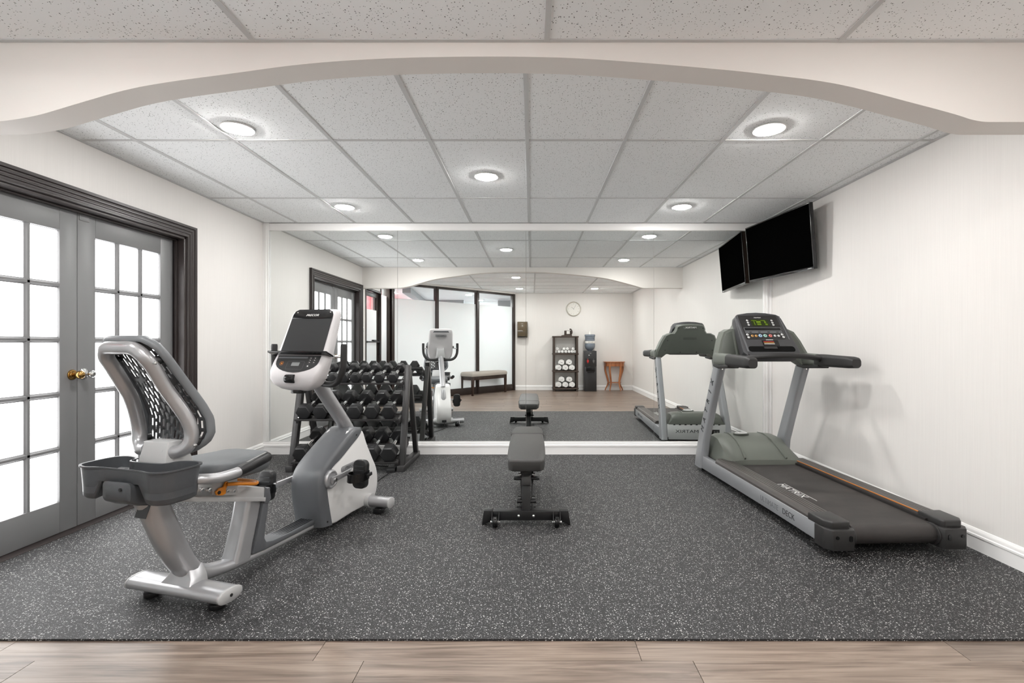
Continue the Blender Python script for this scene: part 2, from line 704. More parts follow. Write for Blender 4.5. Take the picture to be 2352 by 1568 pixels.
# ---- walls
b = MB()
T = 0.14
for y0, y1, z0 in ((3.98, 5.3, -0.02), (2.29, 3.98, 2.03), (1.99, 2.29, -0.02), (1.135, 1.99, 2.125), (0.50, 1.135, 2.36)):
    b.span((XL - T, y0, z0), (XL, y1, 2.6))
struct(b.build('wall_left', 'wallpaper', smooth=0))
struct(MB().span((XR, -2.1, -0.02), (XR + T, 5.3, 2.6)).build('wall_right', 'wallpaper', smooth=0))
struct(MB().span((XL - T, MIR + 0.012, -0.02), (XR + T, 5.3, 2.6)).build('wall_back', 'wallpaper', smooth=0))
struct(MB().span((-0.4466, YB - T, -0.03), (XR + T, YB, 2.6)).build('wall_front', 'wallpaper', smooth=0))

# ---- ceilings: lay-in tiles on a tee grid
ceil = thing('ceiling', 'suspended ceiling of speckled tiles on a metal grid', None, kind='structure')
MB().span((-6.0, -4.6, 2.475), (3.0, 5.5, 2.6)).build('slab', 'lobby_white', ceil, smooth=0)


def grid(xs, ys, z):
    for i in range(len(xs) - 1):
        for j in range(len(ys) - 1):
            w, d = xs[i + 1] - xs[i], ys[j + 1] - ys[j]
            if w < 0.03 or d < 0.03:
                continue
            MB().box((0, 0, 0.012), (w - 0.012, d - 0.012, 0.018)).build('ceiling_tile', 'tile', ceil, bevel=0.002, seg=1, smooth=0, loc=((xs[i] + xs[i + 1]) / 2, (ys[j] + ys[j + 1]) / 2, z))
    for x in xs:
        w = 0.024
        MB().box((0, 0, 0), (w, ys[-1] - ys[0], 0.007)).build('ceiling_tee', 'tee', ceil, bevel=0.0012, seg=1, smooth=0, loc=(x, (ys[0] + ys[-1]) / 2, z))
    for y in ys:
        MB().box((0, 0, 0), (xs[-1] - xs[0], 0.020, 0.006)).build('ceiling_tee', 'tee', ceil, bevel=0.0012, seg=1, smooth=0, loc=((xs[0] + xs[-1]) / 2, y, z + 0.0012))


grid([XL + 0.012] + [-2.468 + 0.61 * k for k in range(9)] + [XR - 0.012], [2.15, 3.045, 4.261, 5.14], ZC)
grid([XL + 0.012] + [-2.357 + 1.21 * k for k in range(5)] + [XR - 0.012], [YB + 0.012, -1.53, -0.92, -0.31, 0.30, 0.91, 1.52, 2.01], ZF)

# ---- the arched beam
arc = [(-60, 280), (-20, 279.5), (10, 277.5), (54, 271), (100, 261), (191, 234), (287, 207), (383, 189), (523, 170), (700, 147), (880, 134.5), (1080, 130),
       (1280, 132), (1450, 142), (1650, 159), (1762, 171), (1924, 193), (2103, 238), (2192, 262), (2230, 274), (2260, 279.5), (2290, 280), (2330, 280)]
arcp = [wp(px, py, 2.02) for px, py in arc]
arcp = [Vector((XL, 2.02, arcp[0].z))] + smooth_path(arcp, 5) + [Vector((XR, 2.02, arcp[-1].z))]
b = MB()
secs = []
for p in arcp:
    zt = 2.47
    secs.append([Vector((p.x, 2.02, p.z)), Vector((p.x, 2.145, p.z)), Vector((p.x, 2.145, zt)), Vector((p.x, 2.02, zt))])
b.loft(secs)
beam = struct(b.build('beam', 'beam_paint', smooth=30))
beam['label'] = 'cream ceiling beam with a shallow arched underside'


# ---- mouldings
def moulding(name, prof, path, inward, m, z_axis=False):
    """prof: (depth, height) points; path: floor line points; inward: unit vector each end."""
    secs = []
    for p, n in zip(path, inward):
        secs.append([Vector((p[0] + n[0] * d, p[1] + n[1] * d, p[2] + h)) for d, h in prof])
    return struct(MB().loft(secs).build(name, m, smooth=35))


BASE = [(0, 0), (0.014, 0), (0.014, 0.074), (0.018, 0.078), (0.018, 0.088), (0.012, 0.093), (0.012, 0.106), (0.008, 0.112), (0.004, 0.120), (0, 0.122)]
BASEM = [(-0.02, 0), (0.022, 0), (0.022, 0.078), (0.027, 0.083), (0.027, 0.098), (0.018, 0.105), (0.018, 0.117), (0.012, 0.124), (0.012, 0.1335), (-0.02, 0.1345)]
moulding('baseboard_back', BASEM, [(XL, MIR, 0), (XR, MIR, 0)], [(0, -1)] * 2, 'white_paint')
moulding('baseboard_right', BASE, [(XR, MIR - 0.02, 0), (XR, 1.92, 0)], [(-1, 0)] * 2, 'white_paint')
moulding('baseboard_right', BASE, [(XR, 1.931, WOOD), (XR, YB, WOOD)], [(-1, 0)] * 2, 'white_paint')
moulding('baseboard_left', BASE, [(XL, 4.075, 0), (XL, MIR - 0.02, 0)], [(1, 0)] * 2, 'white_paint')
moulding('baseboard_front', BASE, [(-0.40, YB, WOOD), (XR, YB, WOOD)], [(0, 1)] * 2, 'white_paint')
# frame round the mirror
b = MB().span((XL, MIR - 0.016, 0.1345), (-2.762, MIR + 0.012, ZC - 0.004))
b.span((-2.80, MIR - 0.024, 0.1345), (-2.786, MIR, 2.40)).span((-2.772, MIR - 0.022, 0.1345), (-2.762, MIR, 2.36))
struct(b.build('trim_1', 'white_paint', bevel=0.003))
b = MB().span((2.444, MIR - 0.018, 0.1345), (XR, MIR + 0.012, ZC - 0.004))
b.span((2.470, MIR - 0.027, 0.1345), (2.484, MIR, 2.40)).span((2.503, MIR - 0.032, 0.1345), (XR, MIR, 2.40))
struct(b.build('trim_2', 'white_paint', bevel=0.003))
b = MB().span((-2.762, MIR - 0.014, 2.365), (2.444, MIR + 0.012, ZC - 0.006)).span((-2.762, MIR - 0.018, 2.353), (2.444, MIR + 0.004, 2.366))
struct(b.build('trim_3', 'white_paint', bevel=0.003))

# ---- the mirror: four plates
mir = thing('wall_mirror', 'large wall mirror of four plates between white mouldings', 'mirror', (-0.16, MIR, 0.1345))
for x0, x1 in ((-2.762, -1.4146), (-1.4146, -0.0597), (-0.0597, 1.2905), (1.2905, 2.444)):
    p = MB().span((x0 + 0.0012 + 0.16, 0, 0.0005), (x1 - 0.0012 + 0.16, 0.006, 2.2185)).build('mirror_plate', 'mirror', mir, smooth=0)

# ---- French doors in the left wall
CAS = [(0, 0.012), (0.006, 0.026), (0.014, 0.026), (0.018, 0.018), (0.030, 0.018), (0.033, 0.024), (0.040, 0.024), (0.043, 0.019), (0.052, 0.021), (0.056, 0.028),
       (0.066, 0.028), (0.069, 0.022), (0.076, 0.024), (0.080, 0.034), (0.098, 0.036), (0.100, 0.030), (0.100, 0.0), (0.0, 0.0)]


def casing(name, y0, y1, zt, z0, m, scale=1.0):
    secs = []
    for yy, sg, z, top in ((y0, -1, z0, 0), (y0, -1, zt, 1), (y1, 1, zt, 1), (y1, 1, z0, 0)):
        secs.append([Vector((XL + t, yy + sg * d * scale, z + (d * scale if top else 0))) for d, t in CAS])
    return struct(MB().loft(secs).build(name, m, smooth=30))


cas = casing('trim_4', 2.29, 3.98, 2.03, 0.0, 'trim_dark')
b = MB()
b.span((XL - T, 3.955, 0), (XL + 0.012, 3.98, 2.03)).span((XL - T, 2.29, 0), (XL + 0.012, 2.31, 2.03)).span((XL - T, 2.29, 2.012), (XL + 0.012, 3.98, 2.03))
b.span((XL - T, 2.29, -0.02), (XL, 3.98, 0.004))
b.span((XL - 0.062, 3.938, 0), (XL - 0.040, 3.956, 2.012))
b.span((XL - 0.062, 2.29, 1.998), (XL - 0.040, 3.98, 2.013))
b.build('jamb', 'trim_dark', cas, bevel=0.003)


def french_leaf(name, y0, y1, label, knob_y, kind):
    d = thing(name, label, None, (XL - 0.085, y0, 0.006), kind='structure')
    w = y1 - y0
    t = 0.036
    top, bot = 2.0, 0.19
    st = (w - 3 * 0.165 - 2 * 0.036) / 2
    MB().span((-t / 2, 0, 0), (t / 2, st, top)).build('stile', 'door_grey', d, bevel=0.003)
    MB().span((-t / 2, w - st, 0), (t / 2, w, top)).build('stile', 'door_grey', d, bevel=0.003)
    zs = [bot + 0.337 * k for k in range(6)]
    MB().span((-t / 2, st, 0), (t / 2, w - st, bot)).build('bottom_rail', 'door_grey', d, bevel=0.003)
    MB().span((-t / 2, st, zs[5] - 0.016), (t / 2, w - st, top)).build('top_rail', 'door_grey', d, bevel=0.003)
    MUN = [(-0.018, -0.013), (-0.018, 0.006), (-0.012, 0.009), (-0.007, 0.016), (0.007, 0.016), (0.012, 0.009), (0.018, 0.006), (0.018, -0.013)]
    for k in range(2):
        yc = st + 0.165 + 0.018 + k * 0.201
        MB().prism([(q, p) for p, q in MUN], 'z', bot, zs[5] - 0.016).build('muntin', 'door_grey', d, loc=(0, yc, 0))
    for k in range(1, 5):
        MB().prism([(q, p) for p, q in MUN], 'y', 0, w - 2 * st).build('muntin', 'door_grey', d, loc=(0, st, zs[k] - 0.016 + 0.0))
    pane = None
    for i in range(3):
        for k in range(5):
            if pane is None:
                pane = MB().box((0, 0, 0), (0.005, 0.190, 0.330)).build('pane', 'lit_pane', d, smooth=0)
                o = pane
            else:
                o = pane.copy()
                COL.objects.link(o)
            o.location = (-0.002, st + 0.0825 + i * 0.201, zs[k] + 0.1525)
    # knob with its rosette
    M = rot(0, PI / 2, 0).to_4x4()
    if kind == 'brass':
        kb = MB().lathe([(0.011, 0), (0.011, 0.026), (0.018, 0.032), (0.0245, 0.042), (0.026, 0.052), (0.0235, 0.064), (0.014, 0.071), (0.0, 0.073)], 24, M)
        k = kb.build('knob', 'brass', d, smooth=50, loc=(t / 2, knob_y, 0.965))
        k['label'] = 'round brass door knob'
        MB().lathe([(0.033, 0), (0.033, 0.003), (0.030, 0.007), (0.022, 0.008), (0.019, 0.013), (0.012, 0.015), (0.0, 0.0152)], 24, M).build('rosette', 'brass', k, smooth=40)
    else:
        kb = MB().lathe([(0.008, 0), (0.008, 0.024), (0.012, 0.030), (0.0225, 0.046), (0.0235, 0.056), (0.021, 0.068), (0.011, 0.074), (0.009, 0.070), (0.0, 0.070)], 24, M)
        k = kb.build('knob', 'chrome', d, smooth=50, loc=(t / 2, knob_y, 0.965))
        k['label'] = 'chrome door knob on a fluted rosette'
        secs = []
        for r, z in ((0.034, 0.0), (0.034, 0.004), (0.010, 0.016)):
            secs.append([M @ Vector(((r + (0.0025 if (i % 2 and r > 0.02) else 0)) * math.cos(2 * PI * i / 40), (r + (0.0025 if (i % 2 and r > 0.02) else 0)) * math.sin(2 * PI * i / 40), z)) for i in range(40)])
        MB().loft(secs).build('rosette', 'chrome', k, smooth=20)
    return d


dl = french_leaf('door_1', 2.312, 3.108, 'grey French door leaf with the brass knob', 0.762, 'brass')
dr = french_leaf('door_2', 3.111, 3.936, 'grey French door leaf with the chrome knob, beside the mirror wall', 0.040, 'chrome')
MB().box((0.020, 0.045, 1.975), (0.003, 0.07, 0.045)).build('catch_plate', 'door_grey', dr, bevel=0.001)

# ---- glass entrance in the left wall, seen in the mirror
cas2 = MB()
for y0, y1, z0, z1 in ((0.50, 0.615, WOOD, 2.36), (1.955, 1.99, WOOD, 2.125), (1.135, 1.165, WOOD, 2.36), (1.165, 1.955, 2.09, 2.125), (0.60, 1.135, 2.325, 2.36)):
    cas2.span((XL - T, y0, z0), (XL + 0.012, y1, z1))
struct(cas2.build('trim_5', 'frame_dark', bevel=0.003))
gd = thing('door_3', 'dark framed glass entrance door with a push bar, seen in the mirror', None, (XL - 0.05, 1.17, WOOD), kind='structure')
W3 = 0.78
MB().span((-0.013, 0, 0.012), (0.013, 0.075, 2.085)).build('stile', 'frame_dark', gd, bevel=0.003)
MB().span((-0.013, W3 - 0.06, 0.012), (0.013, W3, 2.085)).build('stile', 'frame_dark', gd, bevel=0.003)
MB().span((-0.013, 0.075, 2.005), (0.013, W3 - 0.06, 2.085)).build('top_rail', 'frame_dark', gd, bevel=0.003)
MB().span((-0.013, 0.075, 0.012), (0.013, W3 - 0.06, 0.19)).build('bottom_rail', 'frame_dark', gd, bevel=0.003)
MB().span((-0.003, 0.07, 1.775), (0.003, W3 - 0.055, 2.01)).build('clear_pane', 'clear_glass', gd, smooth=0)
MB().span((-0.003, 0.07, 0.185), (0.003, W3 - 0.055, 1.775)).build('frosted_pane', 'frosted_glass', gd, smooth=0)
b = MB().span((0.03, 0.06, 1.185), (0.055, W3 - 0.05, 1.21)).span((0.02, 0.22, 1.19), (0.06, 0.40, 1.235)).span((0.02, W3 - 0.07, 1.18), (0.056, W3 - 0.04, 1.215)).span((0.02, 0.05, 1.18), (0.056, 0.08, 1.215))
b.build('push_bar', 'black_plastic', gd, bevel=0.004)
MB().tube([(0.02, 0.04, 0.95), (0.055, 0.04, 0.97), (0.055, 0.04, 1.22), (0.02, 0.04, 1.24)], 0.012, 8, up=(0, 1, 0)).build('pull_handle', 'black_plastic', gd)
sl = thing('window_1', 'narrow frosted side window beside the entrance door', None, (XL - 0.05, 0.60, WOOD), kind='structure')
MB().span((-0.003, 0, 0.1), (0.003, 0.535, 2.10)).build('frosted_pane', 'frosted_glass', sl, smooth=0)
MB().span((-0.003, 0, 2.10), (0.003, 0.535, 2.33)).build('clear_pane', 'clear_glass', sl, smooth=0)
MB().span((-0.03, 0, 0.0), (0.03, 0.535, 0.1)).build('bottom_rail', 'frame_dark', sl, bevel=0.003)

# ---- angled glass partition, seen in the mirror
PA = Vector((-0.4466, -1.912, 0))
PB = Vector((-2.8175, 0.549, 0))
pd = (PB - PA)
PLEN = pd.length
part = thing('window_2', 'angled glazed partition of frosted panes in dark frames, seen in the mirror', None, (PA.x, PA.y, WOOD), math.atan2(pd.y, pd.x), kind='structure')
# local x runs from the rear wall to the left wall; local -y is the gym side? (kept symmetric)
post_x = [0.03, 0.8595 * 1.3886, 1.673 * 1.3886, PLEN - 0.03]
for x in post_x:
    MB().span((x - 0.032, -0.055, 0), (x + 0.032, 0.055, 2.392)).build('mullion', 'frame_dark', part, bevel=0.004)
for a, c in zip(post_x, post_x[1:]):
    MB().span((a + 0.032, -0.045, 0.0), (c - 0.032, 0.045, 0.155)).build('bottom_rail', 'frame_dark', part, bevel=0.004)
    MB().span((a + 0.032, -0.045, 2.345), (c - 0.032, 0.045, 2.392)).build('top_rail', 'frame_dark', part, bevel=0.004)
    MB().span((a + 0.03, -0.004, 0.15), (c - 0.03, 0.004, 2.075)).build('frosted_pane', 'frosted_glass', part, smooth=0)
    MB().span((a + 0.03, -0.004, 2.075), (c - 0.03, 0.004, 2.35)).build('clear_pane', 'clear_glass', part, smooth=0)
MB().span((0, -0.06, 2.392), (PLEN, 0.06, 2.47)).build('header', 'wallpaper', part, smooth=0)

# ---- the lobby beyond the glass
lob = MB().span((-3.95, -4.4, -0.02), (-3.85, 2.1, 2.5)).span((-3.85, -4.4, -0.02), (0.7, -4.3, 2.5)).span((0.6, -4.3, -0.02), (0.7, YB - T, 2.5)).span((-3.85, 2.0, -0.02), (XL - T, 2.1, 2.5))
struct(lob.build('wall_lobby', 'lobby_white', smooth=0))
b = MB().span((-3.85, -4.25, 1.85), (-3.835, 1.95, 2.41))
struct(b.build('trim_6', 'lobby_red', smooth=0))
struct(MB().span((-3.835, -1.75, 0), (-3.78, -1.35, 2.41)).build('pillar', 'white_paint', smooth=0))
lp = [(PA.x + 0.0, PA.y - 0.05), (PB.x - 0.02, PB.y - 0.02), (XL - T, 0.5), (XL - T, 2.0), (-3.85, 2.0), (-3.85, -4.3), (0.6, -4.3), (0.6, YB - T)]
struct(MB().prism(lp, 'z', 2.400, 2.412).build('ceiling_lobby', 'lobby_white', smooth=0))
struct(MB().prism(lp, 'z', -0.03, WOOD - 0.001).build('floor_lobby', 'lobby_grey', smooth=0))
b = MB()
c0, c1 = Vector((-2.78, -0.55, 0)), Vector((-3.12, -3.7, 0))
dd = (c1 - c0).normalized()
nn = Vector((-dd.y, dd.x, 0))
b.prism([(p.x, p.y) for p in (c0 + nn * 0.09, c1 + nn * 0.09, c1 - nn * 0.09, c0 - nn * 0.09)], 'z', 2.28, 2.401)
b.span((-3.12, -3.85, 2.12), (-1.95, -3.7, 2.401)).span((-0.95, -3.6, 2.06), (-0.45, -3.45, 2.37))
struct(b.build('trim_7', 'lobby_grey', smooth=0))


# ================================================================== CEILING LIGHTS
def ceiling_light(x, y, z, label, group='recessed ceiling lights', r=0.078, lens='lens'):
    t = thing('ceiling_light', label, 'ceiling light', (x, y, z), 0, group)
    M = rot(PI, 0, 0).to_4x4()
    MB().lathe([(r + 0.002, -0.004), (r + 0.012, 0.0), (r + 0.013, 0.004), (r + 0.010, 0.007), (r + 0.002, 0.006), (r, 0.002)], 32, M).build('trim_ring', 'white_paint', t, smooth=50)
    MB().lathe([(r + 0.001, 0.002), (r * 0.94, 0.009), (r * 0.76, 0.015), (r * 0.4, 0.018), (0.0, 0.019)], 24, M).build('lens', lens, t, smooth=60)
    return t


for x, y, l in ((-1.728, 2.867, 'recessed ceiling light on the left just beyond the arch'),
                (1.401, 2.878, 'recessed ceiling light on the right just beyond the arch'),
                (-0.343, 3.697, 'recessed ceiling light in the middle of the tiles beyond the arch'),
                (-1.732, 4.52, 'recessed ceiling light near the mirror, left of its middle'),
                (1.392, 4.52, 'recessed ceiling light near the mirror, towards the televisions')):
    ceiling_light(x, y, ZC - 0.002, l)
for x, y, l in ((-0.297, 1.045, 'recessed ceiling light behind the arch, seen in the mirror above the middle mullion'),
                (-0.278, -0.85, 'recessed ceiling light near the clock wall, above the paper towel dispenser in the mirror'),
                (1.44, -0.85, 'recessed ceiling light near the clock wall, above the water cooler in the mirror'),
                (1.44, 1.045, 'recessed ceiling light before the arch on the treadmill side'),
                (-1.75, 1.045, 'recessed ceiling light before the arch on the entrance side')):
    ceiling_light(x, y, ZF - 0.002, l)
for i, (x, y, l) in enumerate(((-3.10, -1.95, 'lobby ceiling light seen in the mirror, nearest the red wall'), (-3.35, -1.45, 'lobby ceiling light seen in the mirror, leftmost above the frosted glass'),
                 (-3.2, -3.2, 'lobby ceiling light seen in the mirror beside the grey bulkhead'), (-1.6, -2.16, 'lobby ceiling light seen in the mirror above the middle pane'),
                 (-1.47, -3.75, 'farthest lobby ceiling light seen in the mirror'), (-3.3, 0.9, 'lobby ceiling light outside the entrance door'))):
    ceiling_light(x, y, 2.398, l, 'lobby ceiling lights', lens='lens_lobby')

# ================================================================== TELEVISION on the right wall
tvl = Vector((2.395, 4.15, 2.366)) - Vector((2.245, 5.09, 2.379))
tv = thing('television', 'black flat screen television angled down on the right wall beside the mirror', 'television', (2.322, 4.62, 2.085))
tx = (Vector((2.365, 4.15, 0)) - Vector((2.240, 5.095, 0))).normalized()
ty = Vector((0.045, 0.007, -0.566)).normalized() * -1
MT = frame((0, 0, 0), tx, ty)
W, Hh = 0.965, 0.568
b = MB().box((0, 0, -0.014), (W, Hh, 0.028))
b.box((0, -0.05, -0.035), (W * 0.75, Hh * 0.72, 0.03))
o = b.apply(MT).build('housing', 'tv_case', tv, bevel=0.004)
b = MB()
bw = 0.011
b.box((0, Hh / 2 - bw / 2, 0.002), (W, bw, 0.007)).box((0, -Hh / 2 + bw, 0.002), (W, bw * 2, 0.007)).box((-W / 2 + bw / 2, 0, 0.002), (bw, Hh, 0.007)).box((W / 2 - bw / 2, 0, 0.002), (bw, Hh, 0.007))
b.apply(MT).build('bezel', 'black_gloss', tv, bevel=0.0015)
MB().box((0, 0.005, 0.0005), (W - 2 * bw, Hh - 3 * bw, 0.002)).apply(MT).build('screen', 'tv_screen', tv, smooth=0)
MB().box((-W / 2 - 0.002, 0, -0.018), (0.004, Hh, 0.034)).apply(MT).build('side_edge', 'tv_edge', tv)
text('lettering', 'SAMSUNG', 0.011, 'lettering_white', tv, MT @ Matrix.Translation((W / 2 - 0.055, -Hh / 2 + 0.011, 0.006)), 0.0003)
b = MB()
b.span((0.165, -0.14, -0.14), (0.185, 0.06, 0.14)).span((0.06, -0.06, -0.03), (0.175, -0.02, 0.03))
b.box((0.055, -0.035, 0), (0.012, 0.22, 0.22), rot(0, 0, math.atan2(tx.y, tx.x) + PI / 2))
b.build('wall_bracket', 'rack_black', tv, bevel=0.003)

# ================================================================== TREADMILL
tm = thing('treadmill', 'grey and black treadmill with a running belt beside the right wall', 'treadmill', (1.935, 4.57, 0), math.radians(2.0))
# local: x right, y forward (towards the mirror), z up; front at y 0, rear at y -1.93
for sx, nm in ((-1, 'left'), (1, 'right')):
    # silver side beam
    poly = [(-0.06, 0.035), (-0.06, 0.150), (-1.82, 0.158), (-1.82, 0.062), (-1.30, 0.058)]
    MB().prism(poly, 'x', sx * 0.395, sx * 0.350).build('side_beam', 'tread_silver', tm, bevel=0.004)
    # grooved step rail on top
    xo, xi = sx * 0.392, sx * 0.262
    sec = [(0.392, 0.150), (0.390, 0.170), (0.378, 0.186), (0.366, 0.190)]
    for g in range(4):
        c = 0.348 - g * 0.021
        sec += [(c + 0.0025, 0.190), (c + 0.0022, 0.1872), (c - 0.0022, 0.1872), (c - 0.0025, 0.190)]
    sec += [(0.268, 0.190), (0.262, 0.184), (0.262, 0.150)]
    MB().prism([(sx * p, q) for p, q in sec], 'y', -1.73, -0.42).build('step_rail', 'step_rail', tm, smooth=30)
    # rear end cap
    def plan(x):
        return sx * x
    pl = [(0.402, -1.80), (0.402, -1.885), (0.372, -1.925), (0.255, -1.925), (0.240, -1.90), (0.240, -1.86), (0.262, -1.80)]
    cap = MB().prism([(plan(x), yy) for x, yy in pl], 'z', 0.045, 0.158).build('end_cap', 'end_cap', tm, bevel=0.006)
    pt = [(0.396, -1.728), (0.394, -1.86), (0.362, -1.902), (0.268, -1.902), (0.256, -1.885), (0.262, -1.728)]
    MB().prism([(plan(x), yy) for x, yy in pt], 'z', 0.150, 0.196).build('cap_cover', 'end_cap', cap, bevel=0.008, seg=3)
    MB().prism([(sx * 0.275 + p, 0.112 + q) for p, q in rrect(0.017, 0.032, 0.008, 4)], 'y', -1.929, -1.922).build('bolt_slot', 'black_gloss', cap)
    MB().cyl((sx * 0.350, -1.923, 0.118), 'y', 0.0095, 0.012).build('bolt_hole', 'black_gloss', cap)
    MB().cyl((sx * 0.238, -1.852, 0.108), 'x', 0.060, 0.012, 28).build('roller_guard', 'end_cap', cap, bevel=0.002)
    MB().cyl((sx * 0.33, -1.70, 0.030), 'z', 0.011, 0.06).cyl((sx * 0.33, -1.70, 0.006), 'z', 0.024, 0.012).build('foot', 'rack_black', tm, bevel=0.002)
    MB().cyl((sx * 0.345, -0.03, 0.040), 'x', 0.040, 0.035, 24).cyl((sx * 0.345, -0.03, 0.040), 'x', 0.018, 0.04, 16).build('wheel', 'black_plastic', tm, bevel=0.006)
    # leaning upright
    def up_sec(y, z, wy, wx, xc):
        return [Vector((sx * xc + px, y + py, z)) for px, py in rrect(wx, wy, min(wx, wy) * 0.28, 4)]
    secs = [up_sec(-0.055, 0.035, 0.15, 0.076, 0.372), up_sec(-0.075, 0.12, 0.15, 0.076, 0.372), up_sec(-0.12, 0.30, 0.135, 0.070, 0.368), up_sec(-0.28, 0.66, 0.125, 0.066, 0.364), up_sec(-0.445, 1.01, 0.125, 0.066, 0.358)]
    u = MB().loft(secs).build('upright', 'tread_silver', tm, smooth=45)
    for zz in (0.952, 0.966):
        yy = interp(zz, (0.66, 1.01), (-0.28, -0.445))
        MB().cyl((sx * 0.358 - 0.0, yy - 0.064 - 0.0, zz), 'y', 0.006, 0.008, 12).build('bolt', 'chrome', u)
    xf = sx * (0.368 + 0.036)
    # vertical lettering on the outer face, reading upwards
    for k, ch in enumerate('MATRIX'):
        z = 0.40 + k * 0.087
        yy = interp(z, (0.12, 0.30, 0.66, 1.01), (-0.075, -0.12, -0.28, -0.445))
        dirv = Vector((0, -0.43, 0.90))
        if sx < 0:
            M = frame((-0.4035 + (z - 0.3) * 0.012, yy, z), dirv, Vector((0, 0.9, 0.43)) * 1)
        else:
            M = frame((0.4035 - (z - 0.3) * 0.012, yy, z), dirv * -1, Vector((0, 0.9, 0.43)) * 1)
        text('lettering', ch, 0.078, 'lettering_dark', u, M, 0.0012, 0.9)
MB().span((0.262, -1.73, 0.186), (0.2665, -0.45, 0.1915)).build('orange_strip', 'orange_line', tm)
MB().span((0.245, -1.80, 0.150), (0.262, -0.45, 0.172)).span((-0.262, -1.80, 0.150), (-0.245, -0.45, 0.172)).build('belt_guard', 'groove', tm)
# belt with rear roller
pb = [(-0.30, 0.158), (-1.845, 0.160)]
for k in range(1, 9):
    a = PI * k / 8
    pb.append((-1.845 - 0.052 * math.sin(a), 0.108 + 0.052 * math.cos(a)))
pb += [(-0.30, 0.060)]
belt = MB().prism(pb, 'x', -0.252, 0.252).build('running_belt', 'belt', tm, smooth=40)
MB().span((-0.35, -1.79, 0.072), (0.35, -0.10, 0.10)).build('deck', 'rack_black', tm)
t = text('lettering', 'MATRIX', 0.072, 'lettering_white', belt, frame((-0.195, -1.22, 0.1605), (0, -1, 0), (1, 0, 0)), 0.0004, 1.2, 0.0)
MB().span((-0.158, -1.44, 0.160), (-0.155, -1.06, 0.1612)).build('print_line', 'lettering_white', belt)
text('lettering', 'ULTIMATE', 0.050, 'lettering_faint', tm, frame((-0.3955, -1.30, 0.105), (0, -1, 0), (0, 0, 1)), 0.0006, 1.0)
text('lettering', 'DECK', 0.050, 'lettering_dark', tm, frame((-0.3955, -1.53, 0.107), (0, -1, 0), (0, 0, 1)), 0.0006, 1.05)
# motor hood
secs = []
for y, z, hw in ((-0.515, 0.165, 0.345), (-0.510, 0.198, 0.345), (-0.44, 0.245, 0.345), (-0.33, 0.300, 0.335), (-0.22, 0.336, 0.328), (-0.12, 0.345, 0.326), (-0.05, 0.338, 0.326), (-0.030, 0.330, 0.326), (-0.029, 0.329, 0.326), (-0.012, 0.316, 0.326), (0.002, 0.285, 0.326), (0.004, 0.225, 0.326)):
    sec = []
    n = 16
    for k in range(n + 1):
        s_ = -1 + 2 * k / n
        prof = (1 - abs(s_) ** (4.5 if y < -0.40 else 7.0 if y < -0.25 else 14.0))
        zz = 0.16 + (z - 0.16) * (0.30 + 0.70 * prof) if abs(s_) < 1 else 0.155
        # rounded crown: middle third a little proud
        zz += 0.006 * max(0, 1 - abs(s_) / 0.72) if y > -0.5 and z > 0.25 else 0
        sec.append(Vector((s_ * hw, y, zz)))
    zb = 0.14 if y < -0.03 else 0.216
    sec = [Vector((p.x, p.y, max(p.z, zb + 0.001))) for p in sec]
    sec += [Vector((hw, y, zb)), Vector((-hw, y, zb))]
    secs.append(sec)
hood = MB().loft(secs).build('motor_hood', 'olive', tm, smooth=40)
for sx in (-1, 1):
    MB().tube([(sx * 0.175, -0.505, 0.205), (sx * 0.165, -0.42, 0.262), (sx * 0.158, -0.30, 0.318), (sx * 0.155, -0.16, 0.352), (sx * 0.155, -0.05, 0.345)], [0.016, 0.012, 0.009, 0.006, 0.003], 8, up=(1, 0, 0), flat=0.5).build('hood_ridge', 'olive', hood, smooth=60)
M = Matrix.Translation((-0.055, -0.175, 0.344)) @ rot(math.radians(-4), 0, 0).to_4x4() @ Matrix.Diagonal((1.0, 0.62, 1, 1))
MB().lathe([(0.070, 0), (0.070, 0.012), (0.063, 0.016), (0.0, 0.0165)], 32, M).build('badge_rim', 'olive_dark', hood)
bd = MB().lathe([(0.058, 0.014), (0.056, 0.018), (0.0, 0.0185)], 32, M).build('badge', 'lettering_white', hood)
text('lettering', 'MATRIX', 0.020, 'label_grey', bd, frame((-0.055, -0.175, 0.3635), (1, 0, 0), (0, 1, -0.07)), 0.0004, 1.1)
# front cover, facing the mirror
fc = MB().span((-0.338, -0.030, 0.035), (0.338, 0.0, 0.215)).build('front_cover', 'tread_light', tm, bevel=0.006)
for k in range(9):
    MB().box((-0.26 + k * 0.065, 0.0045, 0.213), (0.022, 0.006, 0.012)).build('vent_slot', 'black_plastic', fc)
text('lettering', 'MATRIX', 0.052, 'lettering_dark', fc, frame((-0.11, 0.0012, 0.132), (-1, 0, 0), (0, 0, 1)), 0.0008, 1.45)
sw = MB().box((0.20, 0.003, 0.128), (0.13, 0.008, 0.055)).build('switch_panel', 'black_plastic', fc, bevel=0.003)
MB().box((0.157, 0.009, 0.130), (0.022, 0.008, 0.03)).build('power_switch', 'red', sw, bevel=0.002)
MB().cyl((0.205, 0.008, 0.128), 'y', 0.010, 0.006).cyl((0.238, 0.008, 0.128), 'y', 0.010, 0.006).build('socket', 'label_grey', sw)

# console: olive housing with two wings
prof = [(-0.400, 0.985), (-0.395, 1.050), (-0.345, 1.19), (-0.305, 1.265), (-0.255, 1.290), (-0.205, 1.292), (-0.180, 1.33), (-0.172, 1.375), (-0.155, 1.392), (-0.09, 1.402), (0, 1.406)]
prof = prof + [(-x, z) for x, z in prof[::-1][1:]]
under = [(0.32, 0.985), (0.27, 1.03), (0.0, 1.035), (-0.27, 1.03), (-0.32, 0.985)]
poly = prof + under


